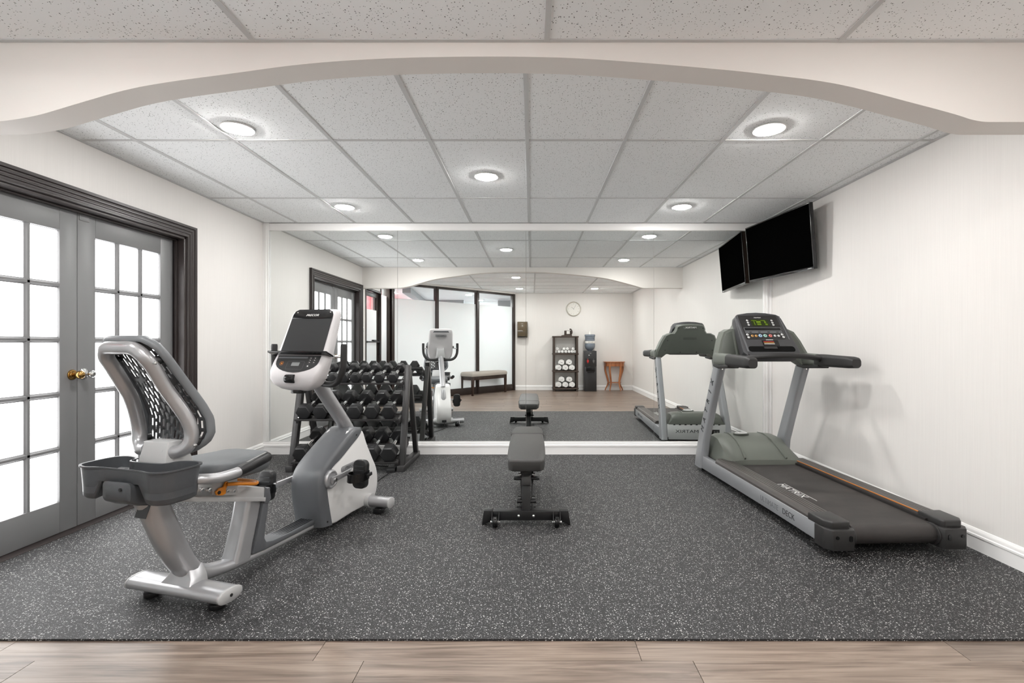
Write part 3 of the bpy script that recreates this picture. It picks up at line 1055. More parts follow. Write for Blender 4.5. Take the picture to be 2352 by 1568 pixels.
def wing_y(z):
    return interp(z, (0.98, 1.05, 1.29, 1.45), (-0.475, -0.455, -0.36, -0.325))


b = MB()
n = len(poly)
front = [Vector((x, wing_y(z) + 0.085, z)) for x, z in poly]
rear = [Vector((x, wing_y(z) - 0.02, z)) for x, z in poly]
inset = [Vector((x * 0.93, wing_y(z) + 0.11, 1.2 + (z - 1.2) * 0.9)) for x, z in poly]
# fan caps through a triangulated polygon
b.add(rear + front + inset, [tuple(range(n))[::-1], tuple(range(2 * n, 3 * n))] + [(i, (i + 1) % n, n + (i + 1) % n, n + i) for i in range(n)] + [(n + i, n + (i + 1) % n, 2 * n + (i + 1) % n, 2 * n + i) for i in range(n)])
hs = b.build('console_housing', 'olive', tm, smooth=35)
# embossed name plate and screws on the back of the housing
pl = MB().prism([(-0.105, 0.026), (0.105, 0.026), (0.085, -0.026), (-0.085, -0.026)], 'z', -0.002, 0.004, frame((0, wing_y(1.365) + 0.112, 1.358), (-1, 0, 0), (0, -0.25, 1)))
npl = pl.build('name_plate', 'olive_dark', hs, bevel=0.002)
text('lettering', 'MATRIX', 0.030, 'lettering_white', npl, frame((0, wing_y(1.365) + 0.1175, 1.358), (-1, 0, 0), (0, -0.25, 1)), 0.0004, 1.25)
for x, z in ((-0.145, 1.35), (0.145, 1.35), (-0.27, 1.20), (0.27, 1.20), (-0.29, 1.08), (0.29, 1.08), (-0.1, 1.055), (0.1, 1.055)):
    MB().cyl((x, wing_y(z) + 0.112, z), 'y', 0.006, 0.014, 10).build('screw', 'black_plastic', hs)
MB().box((0.0, wing_y(1.23) + 0.113, 1.235), (0.16, 0.006, 0.05), rot(math.radians(16), 0, 0)).build('rating_plate', 'olive_dark', hs, bevel=0.002)
# inner shell recesses beside the panel, on the user's side
for sx in (-1, 1):
    pr = [(0.235, 1.275), (0.29, 1.255), (0.325, 1.19), (0.362, 1.075), (0.235, 1.075)]
    vs = [Vector((sx * x, wing_y(z) - 0.024, z)) for x, z in pr] + [Vector((sx * x, wing_y(z) - 0.010, z)) for x, z in pr]
    m = len(pr)
    MB().add(vs, [tuple(range(m)), tuple(range(m, 2 * m))[::-1]] + [(i, (i + 1) % m, m + (i + 1) % m, m + i) for i in range(m)]).build('wing_recess', 'olive_dark', hs, bevel=0.003)

# tilted display panel
PT, PBt = Vector((0, -0.335, 1.432)), Vector((0, -0.625, 1.075))
pu = (PT - PBt)
PL = pu.length
MP = frame(PBt, (1, 0, 0), pu)        # local x across, y up the panel, z towards the user
ol = [(-0.236, 0.03), (-0.212, 0.30), (-0.203, 0.395), (-0.191, 0.425), (-0.170, 0.442), (-0.08, 0.460), (0, 0.465), (0.08, 0.460), (0.170, 0.442), (0.191, 0.425), (0.203, 0.395), (0.212, 0.30), (0.236, 0.03), (0.215, 0.0), (0.17, -0.015), (-0.17, -0.015), (-0.215, 0.0)]
pan = MB().prism(ol, 'z', -0.075, 0.0).apply(MP).build('display_panel', 'panel_dark', tm, bevel=0.006, seg=3)


def on_panel(name, x, y, w, h, m, parent=pan, r=0.003, t=0.003, z=0.0):
    return MB().prism([(x + a, y + c) for a, c in rrect(w, h, min(r, w / 2.1, h / 2.1), 3)], 'z', z, z + t).apply(MP).build(name, m, parent, smooth=30)


on_panel('panel_rail', -0.196, 0.21, 0.016, 0.36, 'bezel_grey', r=0.006, t=0.004)
on_panel('panel_rail', 0.188, 0.29, 0.010, 0.26, 'bezel_grey', r=0.004, t=0.003)
on_panel('upper_print', -0.005, 0.295, 0.335, 0.265, 'panel_print', r=0.01, t=0.0015)
lcd = on_panel('screen', 0.0, 0.345, 0.150, 0.072, 'lcd', t=0.003)
for i, (x, y, w, h) in enumerate(((-0.048, 0.368, 0.045, 0.006), (0.03, 0.368, 0.04, 0.006), (-0.012, 0.352, 0.038, 0.022), (-0.012, 0.326, 0.034, 0.016), (0.045, 0.350, 0.016, 0.020), (0.050, 0.325, 0.020, 0.016), (-0.05, 0.34, 0.006, 0.045))):
    on_panel('screen_segment', x, y, w, h, 'lcd_lit', lcd, 0.001, 0.0004, 0.003)
on_panel('media_slot', -0.002, 0.272, 0.318, 0.036, 'bezel_grey', r=0.003, t=0.003)
on_panel('message_window', -0.002, 0.272, 0.304, 0.024, 'black_gloss', r=0.002, t=0.0045)
on_panel('strip', -0.002, 0.240, 0.318, 0.022, 'bezel_grey', r=0.002, t=0.0025)
for x in (-0.115, -0.04, 0.04, 0.115):
    on_panel('strip_mark', x, 0.240, 0.022, 0.006, 'black_gloss', r=0.002, t=0.003)


def button(x, y, r, m):
    bb = MB().lathe([(r, 0), (r, 0.003), (r * 0.8, 0.0045), (0, 0.0045)], 16, MP @ Matrix.Translation((x, y, 0.001))).build('button', m, pan, smooth=40)
    MB().lathe([(r * 0.45, 0.0045), (r * 0.42, 0.0055), (0, 0.0055)], 10, MP @ Matrix.Translation((x, y, 0.001))).build('symbol', 'label_grey', bb, smooth=40)


for k in range(3):
    button(-0.105 - 0.0, 0.370 - k * 0.025, 0.0085, 'button_white')
    button(0.108, 0.370 - k * 0.025, 0.0085, 'button_white')
for x, y, r, m in ((-0.150, 0.212, 0.010, 'button_white'), (-0.148, 0.183, 0.010, 'button_white'), (-0.112, 0.198, 0.011, 'button_amber'), (-0.080, 0.198, 0.011, 'button_amber'), (-0.044, 0.200, 0.015, 'button_blue'), (-0.003, 0.200, 0.015, 'button_green'), (0.042, 0.200, 0.014, 'button_red'), (0.080, 0.199, 0.010, 'button_white'), (0.112, 0.199, 0.010, 'button_white'), (0.145, 0.214, 0.010, 'button_white'), (0.149, 0.186, 0.010, 'button_white')):
    button(x, y, r, m)
text('lettering', 'MATRIX', 0.013, 'lettering_white', pan, MP @ Matrix.Translation((-0.005, 0.402, 0.0016)), 0.0003, 1.3)
ch = on_panel('chart_card', 0.018, 0.122, 0.135, 0.058, 'black_gloss', t=0.003)
for k in range(3):
    on_panel('chart_bar', 0.005, 0.136 - k * 0.012, 0.088, 0.005, ('red', 'button_amber', 'button_white')[k], ch, 0.001, 0.0005, 0.003)
on_panel('chart_title', 0.02, 0.157, 0.06, 0.004, 'lettering_white', pan, 0.001, 0.0015)
on_panel('tray', 0.008, 0.060, 0.385, 0.056, 'recess_black', r=0.022, t=0.002)
on_panel('tray_latch', 0.0, 0.070, 0.11, 0.020, 'end_cap', r=0.004, t=0.006)
on_panel('lower_lip', 0.0, 0.004, 0.41, 0.030, 'panel_dark', r=0.013, t=0.012)
key = on_panel('safety_key', 0.01, -0.018, 0.115, 0.020, 'red', r=0.003, t=0.022)
on_panel('key_label', 0.012, -0.011, 0.105, 0.007, 'tag_yellow', key, 0.001, 0.023)

# arms, grips and the curved cross bar
for sx in (-1, 1):
    def hs_(y, z, w, h, x):
        return [Vector((sx * x + p, y, z + q)) for p, q in rrect(w, h, min(w, h) * 0.3, 4)]
    arm = MB().loft([hs_(-0.40, 1.04, 0.078, 0.10, 0.362), hs_(-0.50, 1.035, 0.092, 0.10, 0.362), hs_(-0.60, 1.035, 0.092, 0.095, 0.362), hs_(-0.68, 1.032, 0.088, 0.086, 0.365)]).build('arm', 'olive', tm, smooth=40)
    MB().loft([hs_(-0.40, 0.985, 0.08, 0.03, 0.362), hs_(-0.50, 0.975, 0.095, 0.03, 0.362), hs_(-0.70, 0.985, 0.092, 0.03, 0.364)]).build('arm_underside', 'grip', arm, smooth=40)
    MB().loft([hs_(-0.655, 1.032, 0.098, 0.098, 0.364), hs_(-0.70, 1.032, 0.102, 0.098, 0.366), hs_(-0.86, 1.030, 0.100, 0.090, 0.372), hs_(-1.00, 1.028, 0.096, 0.086, 0.380), hs_(-1.035, 1.026, 0.088, 0.078, 0.382), hs_(-1.055, 1.024, 0.066, 0.056, 0.382)]).build('grip', 'grip', tm, smooth=40)
path = smooth_path([(-0.335, -0.72, 1.040), (-0.25, -0.75, 1.056), (-0.12, -0.785, 1.070), (0, -0.795, 1.074), (0.12, -0.785, 1.070), (0.25, -0.75, 1.056), (0.335, -0.72, 1.040)], 4)
MB().tube(path, 0.021, 12, up=(0, 0, 1)).build('cross_bar', 'grip', tm, smooth=60)


# ================================================================== RECUMBENT BIKE
# local: x across (right +), y forward (towards the mirror), z up; y 0 is the rear foot
bk = thing('exercise_bike', 'silver and grey recumbent exercise bike in front of the French doors', 'exercise bike', (-1.58, 2.21, 0), math.radians(-15.5))


def ell(cx, cy, cz, a, b_, n=16, ax='x', sup=2.4):
    out = []
    for k in range(n):
        t = 2 * PI * k / n
        ca, sa = math.cos(t), math.sin(t)
        q = (abs(ca) ** sup + abs(sa) ** sup) ** (-1 / sup)
        out.append(Vector((cx, cy + a * ca * q, cz + b_ * sa * q)) if ax == 'x' else Vector((cx + a * ca * q, cy + b_ * sa * q, cz)))
    return out


# feet
rf = MB().loft([ell(x, 0, 0.068, 0.062, 0.030) for x in (-0.262, 0.262)]).build('rear_foot', 'silver', bk, smooth=50)
for sx in (-1, 1):
    MB().loft([ell(sx * 0.262, 0, 0.068, 0.063, 0.031), ell(sx * 0.270, 0, 0.068, 0.063, 0.031), ell(sx * 0.274, 0, 0.068, 0.058, 0.026)]).build('end_cap', 'silver_paint', rf, smooth=40)
    MB().cyl((sx * 0.275, 0, 0.068), 'x', 0.007, 0.003, 12).build('cap_screw', 'black_plastic', rf)
    MB().cyl((sx * 0.19, 0.005, 0.012), 'z', 0.034, 0.024, 20).cyl((sx * 0.19, 0.005, 0.03), 'z', 0.012, 0.03, 10).build('foot_pad', 'black_plastic', rf, bevel=0.003)
ff = MB().loft([ell(x, 1.27, 0.072, 0.045, 0.036, sup=2.1) for x in (-0.275, 0.275)]).build('front_foot', 'silver', bk, smooth=50)
for sx in (-1, 1):
    MB().loft([ell(sx * 0.275, 1.27, 0.072, 0.046, 0.037, sup=2.1), ell(sx * 0.283, 1.27, 0.072, 0.046, 0.037, sup=2.1), ell(sx * 0.287, 1.27, 0.072, 0.041, 0.032, sup=2.1)]).build('end_cap', 'silver_paint', ff, smooth=40)
    MB().cyl((sx * 0.19, 1.315, 0.035), 'x', 0.035, 0.028, 20).build('transport_wheel', 'black_plastic', ff, bevel=0.005)
    MB().box((sx * 0.215, 1.305, 0.055), (0.012, 0.05, 0.055), rot(0.3, 0, 0)).build('wheel_bracket', 'silver', ff, bevel=0.002)
    MB().box((sx * 0.20, 1.25, 0.018), (0.06, 0.05, 0.036)).build('foot_pad', 'black_plastic', ff, bevel=0.004)
MB().loft([ell(x, 1.27, 0.075, 0.052, 0.045, sup=2.2) for x in (-0.13, -0.09, 0.09, 0.13)]).build('foot_collar', 'silver_paint', ff, smooth=50)

# main frame: rear post flowing into the low boom
ctr = [(0, -0.150, 0.52), (0, -0.112, 0.42), (0, -0.075, 0.325), (0, -0.035, 0.235), (0, 0.005, 0.165), (0, 0.065, 0.105), (0, 0.15, 0.078), (0, 0.28, 0.062), (0, 0.5, 0.056), (0, 0.75, 0.056), (0, 1.05, 0.062)]
rad = [0.056, 0.056, 0.056, 0.055, 0.054, 0.052, 0.050, 0.048, 0.047, 0.047, 0.05]
fl = [0.98, 0.98, 0.98, 0.96, 0.90, 0.75, 0.62, 0.56, 0.54, 0.54, 0.54]
# main lateral radius first, 'flat' scales the in-plane one
P = smooth_path(ctr, 3)
R_ = [interp(i / 3, range(len(rad)), rad) for i in range(len(P))]
F_ = [interp(i / 3, range(len(fl)), fl) for i in range(len(P))]
mf = MB().tube(P, R_, 18, up=(0, 1, 0.2), flat=F_, power=2.3).build('main_frame', 'silver', bk, smooth=60)
MB().loft([[Vector((x, y, 0.085)) for x, y in ((-0.09, -0.045), (0.09, -0.045), (0.09, 0.05), (-0.09, 0.05))], [Vector((x, y, 0.115)) for x, y in ((-0.07, -0.02), (0.07, -0.02), (0.07, 0.06), (-0.07, 0.06))], [Vector((x, y, 0.160)) for x, y in ((-0.045, -0.01), (0.045, -0.01), (0.045, 0.06), (-0.045, 0.06))]]).build('gusset', 'silver', mf, bevel=0.004)
sk = MB().box((0, 0, 0), (0.062, 0.002, 0.055), rot(math.radians(-22), 0, 0)).build('sticker', 'charcoal_dark', mf, loc=(0.022, -0.1925, 0.475))
MB().box((0, -0.0015, -0.004), (0.05, 0.002, 0.03), rot(math.radians(-22), 0, 0)).build('sticker_label', 'paper', mf, loc=(0.024, -0.1945, 0.470))
# front post
fp = MB()
secs = []
for y, z, hw, hd in ((0.280, 0.07, 0.052, 0.055), (0.300, 0.14, 0.050, 0.050), (0.335, 0.26, 0.050, 0.050), (0.365, 0.39, 0.050, 0.052)):
    secs.append([Vector((p, y + q, z)) for p, q in rrect(hw * 2, hd * 2, 0.025, 4)])
fp.loft(secs).build('front_post', 'silver', bk, smooth=50)
# dark foot trim: front face of the post running down onto the boom
tr = [(0.418, 0.395), (0.452, 0.395), (0.438, 0.30), (0.418, 0.19), (0.412, 0.135), (0.425, 0.110), (0.47, 0.100), (0.62, 0.094), (0.86, 0.100), (0.86, 0.072), (0.42, 0.072), (0.335, 0.080), (0.355, 0.14), (0.385, 0.26)]
MB().prism(tr, 'x', -0.054, 0.054).build('step_trim', 'charcoal', bk, bevel=0.006)
for k in range(5):
    MB().box((-0.036 + k * 0.018, 0.66, 0.0975), (0.006, 0.32, 0.004), rot(math.radians(1.2), 0, 0)).build('step_rib', 'charcoal_dark', bk, bevel=0.0015)

# inclined seat rail
SL = math.atan2(0.415 - 0.61, 0.64)


def on_rail(y, dz=0.0):
    return 0.575 - 0.310 * (y + 0.235) + dz


rl = [(-0.24, on_rail(-0.24, 0.030)), (0.41, on_rail(0.41, 0.030)), (0.425, on_rail(0.425, -0.02)), (0.40, on_rail(0.40, -0.040)), (-0.24, on_rail(-0.24, -0.040))]
rail = MB().prism(rl, 'x', -0.058, 0.058).build('seat_rail', 'silver_paint', bk, bevel=0.004)
for sx in (-1, 1):
    MB().prism([(-0.24, on_rail(-0.24, -0.022)), (0.405, on_rail(0.405, -0.022)), (0.402, on_rail(0.402, -0.044)), (-0.24, on_rail(-0.24, -0.044))], 'x', sx * 0.058, sx * 0.068).build('rail_flange', 'silver_paint', rail, bevel=0.002)
MB().prism([(0.405, on_rail(0.405, 0.034)), (0.440, on_rail(0.44, 0.018)), (0.448, on_rail(0.44, -0.03)), (0.43, on_rail(0.43, -0.055)), (0.40, on_rail(0.4, -0.055))], 'x', -0.062, 0.062).build('rail_end', 'charcoal', rail, bevel=0.004)
secs = []
for y, hw, hz, dz in ((-0.285, 0.062, 0.028, 0.0), (-0.277, 0.076, 0.040, 0.0), (-0.24, 0.080, 0.046, -0.004), (-0.19, 0.068, 0.046, -0.004), (-0.18, 0.064, 0.042, -0.004)):
    zc = on_rail(y, dz) - 0.01
    secs.append([Vector((p, y, zc + q)) for p, q in rrect(hw * 2, hz * 2, 0.02, 3)])
MB().loft(secs).build('rail_cap', 'tray_dark', rail, smooth=40)
MB().cyl((0.035, -0.284, 0.592), 'y', 0.007, 0.012, 12).build('cap_screw', 'black_plastic', rail)

# seat carriage with its plates, latch and adjusting lever
cr = [(-0.05, on_rail(-0.05, -0.012)), (0.22, on_rail(0.22, -0.012)), (0.22, 0.53), (-0.05, 0.60)]
car = MB().prism(cr, 'x', -0.078, 0.078).build('seat_carriage', 'silver_paint', bk, bevel=0.006)
lp_ = MB().prism([(y, z) for y, z in ((0.0, 0.49), (0.075, 0.466), (0.075, 0.516), (0.0, 0.540))], 'x', 0.078, 0.083).build('latch_plate', 'steel', car, bevel=0.002)
for y, z in ((0.018, 0.508), (0.055, 0.497)):
    MB().cyl((0.088, y, z), 'x', 0.010, 0.014, 14).build('latch_bolt', 'chrome', lp_, bevel=0.002)
for y, z in ((0.155, 0.462), (0.19, 0.452)):
    MB().cyl((0.083, y, z), 'x', 0.008, 0.012, 6).build('bolt', 'chrome', car, bevel=0.001)
lev = MB().prism([(0.085, 0.480), (0.090, 0.462), (0.12, 0.452), (0.138, 0.455), (0.140, 0.475), (0.155, 0.505), (0.140, 0.516), (0.125, 0.490), (0.105, 0.492)], 'x', 0.084, 0.094).build('adjust_lever', 'orange', bk, bevel=0.003)
MB().cyl((0.095, 0.100, 0.472), 'x', 0.008, 0.006, 12).build('pivot_hole', 'black_plastic', lev)
lpth = smooth_path([(0.100, 0.140, 0.500), (0.118, 0.185, 0.492), (0.110, 0.290, 0.462), (0.065, 0.335, 0.458), (-0.065, 0.335, 0.458), (-0.110, 0.290, 0.468), (-0.118, 0.185, 0.490), (-0.10, 0.14, 0.495)], 5)
MB().tube(lpth, 0.0085, 10).build('lever_loop', 'orange', lev, smooth=60)
# handles beside the seat
hb = MB().tube(smooth_path([(-0.20, -0.118, 0.602), (-0.10, -0.09, 0.597), (0.10, -0.09, 0.597), (0.20, -0.118, 0.602)], 4), 0.022, 12).build('handle_bar', 'silver', bk, smooth=60)
for sx in (-1, 1):
    pth = smooth_path([(sx * 0.17, -0.125, 0.602), (sx * 0.225, -0.105, 0.600), (sx * 0.245, -0.04, 0.590), (sx * 0.250, 0.035, 0.590), (sx * 0.252, 0.080, 0.596)], 5)
    hd = MB().tube(pth, 0.022, 14).build('seat_handle', 'silver', bk, smooth=60)
    g = MB().tube([(sx * 0.252, 0.060, 0.593), (sx * 0.253, 0.12, 0.603), (sx * 0.254, 0.220, 0.623), (sx * 0.254, 0.230, 0.625)], [0.0235, 0.0245, 0.0245, 0.019], 14).build('grip', 'black_plastic', hd, smooth=50)
    MB().tube([(sx * 0.252, 0.105, 0.6145), (sx * 0.253, 0.215, 0.6365)], 0.013, 12, flat=0.8).build('pulse_sensor', 'chrome', hd, smooth=50)

# seat cushion
secs = []
for z, k, dz in ((0.532, 0.86, 0.0), (0.545, 0.97, 0), (0.575, 1.0, 0), (0.600, 0.99, 0), (0.612, 0.93, 0), (0.617, 0.80, 0)):
    sec = []
    for p, q in rrect(0.345 * k, 0.385 * k, 0.09 * k, 6):
        y = 0.205 + q
        wv = 0.012 * math.cos((q / 0.2) * PI) * (-1) if z > 0.59 else 0
        side = 0.010 * (abs(p) / 0.2) ** 2 if z > 0.59 else 0
        wid = 1.0 - 0.16 * max(0, (y - 0.205) / 0.2)
        sec.append(Vector((p * wid, y, z + wv * 0.5 + side - 0.03 * (y - 0.0))))
    secs.append(sec)
cu = MB().loft(secs).build('seat', 'seat_grey', bk, smooth=60)
# storage tray wrapping behind the seat: two cups and a bridge
rim = [(-0.245, -0.195), (-0.232, -0.255), (-0.175, -0.280), (-0.10, -0.268), (0.10, -0.268), (0.175, -0.280), (0.232, -0.255), (0.245, -0.195), (0.238, -0.120), (0.19, -0.095), (0.12, -0.115), (0.085, -0.165), (-0.085, -0.165), (-0.12, -0.115), (-0.19, -0.095), (-0.238, -0.120)]
rimp = [(p.x, p.y) for p in smooth_path([(x, y, 0) for x, y in rim], 3, True)]
TZ = 0.668
tray = MB()


def trayring(sc, z, cy=-0.2, out=0.0):
    r = []
    for x, y in rimp:
        cx_ = 0.170 if x > 0.11 else (-0.170 if x < -0.11 else x)
        ccy = -0.2 if abs(x) > 0.11 else -0.23
        r.append(Vector((cx_ + (x - cx_) * sc, ccy + (y - ccy) * sc, z(x) if callable(z) else z)))
    return r


tray.loft([trayring(1.07, TZ + 0.002), trayring(1.07, TZ - 0.004), trayring(1.0, TZ - 0.006), trayring(0.95, lambda x: TZ - 0.055), trayring(0.90, lambda x: TZ - (0.125 if abs(x) > 0.105 else 0.058)), trayring(0.80, lambda x: TZ - (0.134 if abs(x) > 0.105 else 0.06))], caps=False)
n = len(rimp)
tray.loft([trayring(1.07, TZ + 0.002), trayring(0.96, TZ + 0.001), trayring(0.92, lambda x: TZ - (0.11 if abs(x) > 0.105 else 0.035)), trayring(0.70, lambda x: TZ - (0.115 if abs(x) > 0.105 else 0.036)), trayring(0.05, lambda x: TZ - (0.115 if abs(x) > 0.105 else 0.036))], caps=False)
tray.loft([trayring(0.80, lambda x: TZ - (0.134 if abs(x) > 0.105 else 0.06)), trayring(0.05, lambda x: TZ - (0.134 if abs(x) > 0.105 else 0.06))], caps=False)
tray.build('storage_tray', 'tray_dark', bk, smooth=40)
# back support bracket
b = MB().loft([[Vector((x, y, 0.590)) for x, y in ((-0.085, -0.180), (0.085, -0.180), (0.085, -0.02), (-0.085, -0.02))], [Vector((x, y, 0.690)) for x, y in ((-0.074, -0.165), (0.074, -0.165), (0.074, -0.055), (-0.074, -0.055))], [Vector((x, y, 0.752)) for x, y in ((-0.068, -0.150), (0.068, -0.150), (0.068, -0.085), (-0.068, -0.085))]])
b.apply(Matrix.Translation((0.015, 0.018, 0)))
b.build('back_bracket', 'silver_paint', bk, bevel=0.006)
# tubular back frame
half = [(0.055, -0.115, 0.712), (0.105, -0.105, 0.708), (0.140, -0.088, 0.735), (0.150, -0.082, 0.785), (0.143, -0.098, 0.850), (0.122, -0.135, 0.930), (0.113, -0.170, 0.990), (0.112, -0.215, 1.070), (0.106, -0.243, 1.112), (0.085, -0.258, 1.140), (0.06, -0.266, 1.152), (0.0, -0.268, 1.153)]
loop = half + [(-x, y, z) for x, y, z in half[::-1][1:]]
fr = MB().tube(smooth_path(loop, 4), 0.0275, 14, up=(0, 1, 0)).build('back_frame', 'silver', bk, smooth=60)
for sx in (-1, 1):
    for y, z, xk in ((-0.086, 0.735, 0.140), (-0.232, 1.092, 0.110)):
        MB().cyl((sx * (xk + 0.032), y, z), 'x', 0.007, 0.012, 12).build('frame_bolt', 'chrome', fr, bevel=0.001)
        MB().tube([(sx * xk, y, z), (sx * (xk + 0.008), y + 0.03, z + 0.010), (sx * (xk + 0.012), y + 0.050, z + 0.014)], [0.013, 0.020, 0.015], 12, up=(1, 0, 0)).build('mount_knob', 'black_plastic', fr, smooth=50)
# slotted back shell
zs_ = (0.700, 0.72, 0.75, 0.78, 0.84, 0.90, 0.94, 1.00, 1.07, 1.12, 1.165, 1.188)
ys_ = (-0.075, -0.055, -0.040, -0.034, -0.036, -0.062, -0.085, -0.122, -0.168, -0.202, -0.232, -0.255)
ws_ = (0.10, 0.148, 0.176, 0.188, 0.184, 0.172, 0.164, 0.154, 0.147, 0.143, 0.128, 0.095)


def shell(s_, t):
    z = 0.700 + t * (1.188 - 0.700)
    w = interp(z, zs_, ws_)
    y = interp(z, zs_, ys_)
    return Vector((s_ * w, y + 0.012 * s_ * s_, z))


NS = 31
NT_ = 60
vs = [shell(-1 + 2 * i / NS, j / NT_) for j in range(NT_ + 1) for i in range(NS + 1)]
fs = []
for j in range(NT_):
    for i in range(NS):
        slot = False
        if 3 <= i <= NS - 4 and 5 <= j <= NT_ - 6:
            c = (i - 3) // 2
            if (i - 3) % 2 == 0:
                ph = (j + (c % 3) * 2) % 6
                slot = ph < 4
                if abs(j - 38) < 2 and (c < 4 or c > 8):
                    slot = False
        if not slot:
            a = j * (NS + 1) + i
            fs.append((a, a + 1, a + NS + 2, a + NS + 1))
me = MB().add(vs, fs).build('back_shell', 'mesh_grey', bk, smooth=60)
so = me.modifiers.new('thickness', 'SOLIDIFY')
so.thickness = 0.003
so.offset = 0
edge = [shell(-1, j / 30) for j in range(31)] + [shell(-1 + 2 * i / 16, 1) for i in range(1, 16)] + [shell(1, 1 - j / 30) for j in range(31)] + [shell(1 - 2 * i / 12, 0) for i in range(1, 12)]
edge = edge + [edge[0], edge[1]]
MB().tube(edge, 0.0125, 10, up=(0, 1, 0), flat=1.5).build('shell_rim', 'rim_grey', me, smooth=60)

# ---- drive housing
body = [(1.08, 0.585), (1.15, 0.592), (1.215, 0.575), (1.262, 0.48), (1.33, 0.365), (1.385, 0.27), (1.400, 0.17), (1.372, 0.08), (1.30, 0.042), (1.1, 0.040), (0.86, 0.040), (0.825, 0.18), (0.80, 0.32), (0.83, 0.40), (0.93, 0.48)]


def scaled(poly, k, dy=0.0, cy=1.10, cz=0.28):
    return [(cy + (y - cy) * k + dy, cz + (z - cz) * k) for y, z in poly]


def side_loft(poly, xs, ks):
    pp = [(p.x, p.y) for p in smooth_path([(y, z, 0) for y, z in poly], 3, True)]
    return [[Vector((x, y, z)) for y, z in scaled(pp, k)] for x, k in zip(xs, ks)]


hsg = MB().loft(side_loft(body, (-0.102, -0.097, -0.075, 0, 0.075, 0.097, 0.102), (0.93, 0.965, 1.0, 1.015, 1.0, 0.965, 0.93))).build('drive_housing', 'shroud_paint', bk, smooth=50)
band_r = [(1.150, 0.606), (1.10, 0.598), (1.02, 0.555), (0.93, 0.500), (0.845, 0.445), (0.785, 0.390), (0.760, 0.320), (0.765, 0.22), (0.785, 0.12), (0.795, 0.050)]
band_f = [(0.885, 0.040), (0.858, 0.16), (0.838, 0.27), (0.842, 0.345), (0.885, 0.395), (0.97, 0.435), (1.07, 0.492), (1.150, 0.538), (1.185, 0.572), (1.180, 0.598)]
bp_ = [(p.x, p.y) for p in smooth_path([(y, z, 0) for y, z in band_r], 3)] + [(p.x, p.y) for p in smooth_path([(y, z, 0) for y, z in band_f], 3)]
cut = len(smooth_path([(y, z, 0) for y, z in band_r], 3))


def band_sec(x, pull, lift=0):
    out = []
    for i, (y, z) in enumerate(bp_):
        if i < cut:
            f = 1 - i / cut
            out.append(Vector((x, y + pull * 0.75, z - pull * 0.55 * f)))
        else:
            out.append(Vector((x, y, z)))
    return out


MB().loft([band_sec(x, p) for x, p in ((-0.108, 0.045), (-0.104, 0.024), (-0.09, 0.010), (-0.05, 0.0), (0, -0.004), (0.05, 0.0), (0.09, 0.010), (0.104, 0.024), (0.108, 0.045))]).build('rear_cover', 'charcoal', bk, smooth=55)
for y, z in ((1.13, 0.555), (0.84, 0.075), (1.37, 0.23), (1.345, 0.10)):
    MB().cyl((0.106 if y < 1.2 else 0.094, y, z), 'x', 0.006, 0.008, 12).build('housing_screw', 'black_plastic', hsg)
MB().box((0, 1.398, 0.09), (0.06, 0.02, 0.03)).build('power_inlet', 'black_plastic', hsg, bevel=0.003)
pl = MB().prism([(y, z) for y, z in rrect(0.20, 0.040, 0.018, 4)], 'x', 0.099, 0.1035, Matrix.Translation((0, 1.075, 0.362)) @ rot(math.radians(3), 0, 0).to_4x4()).build('name_plate', 'silver', hsg, bevel=0.001)
text('lettering', 'PRECOR', 0.026, 'label_grey', pl, frame((0.1042, 1.075, 0.362), (0, 1, 0.05), (0, 0, 1)), 0.0004, 1.2, 0.25)
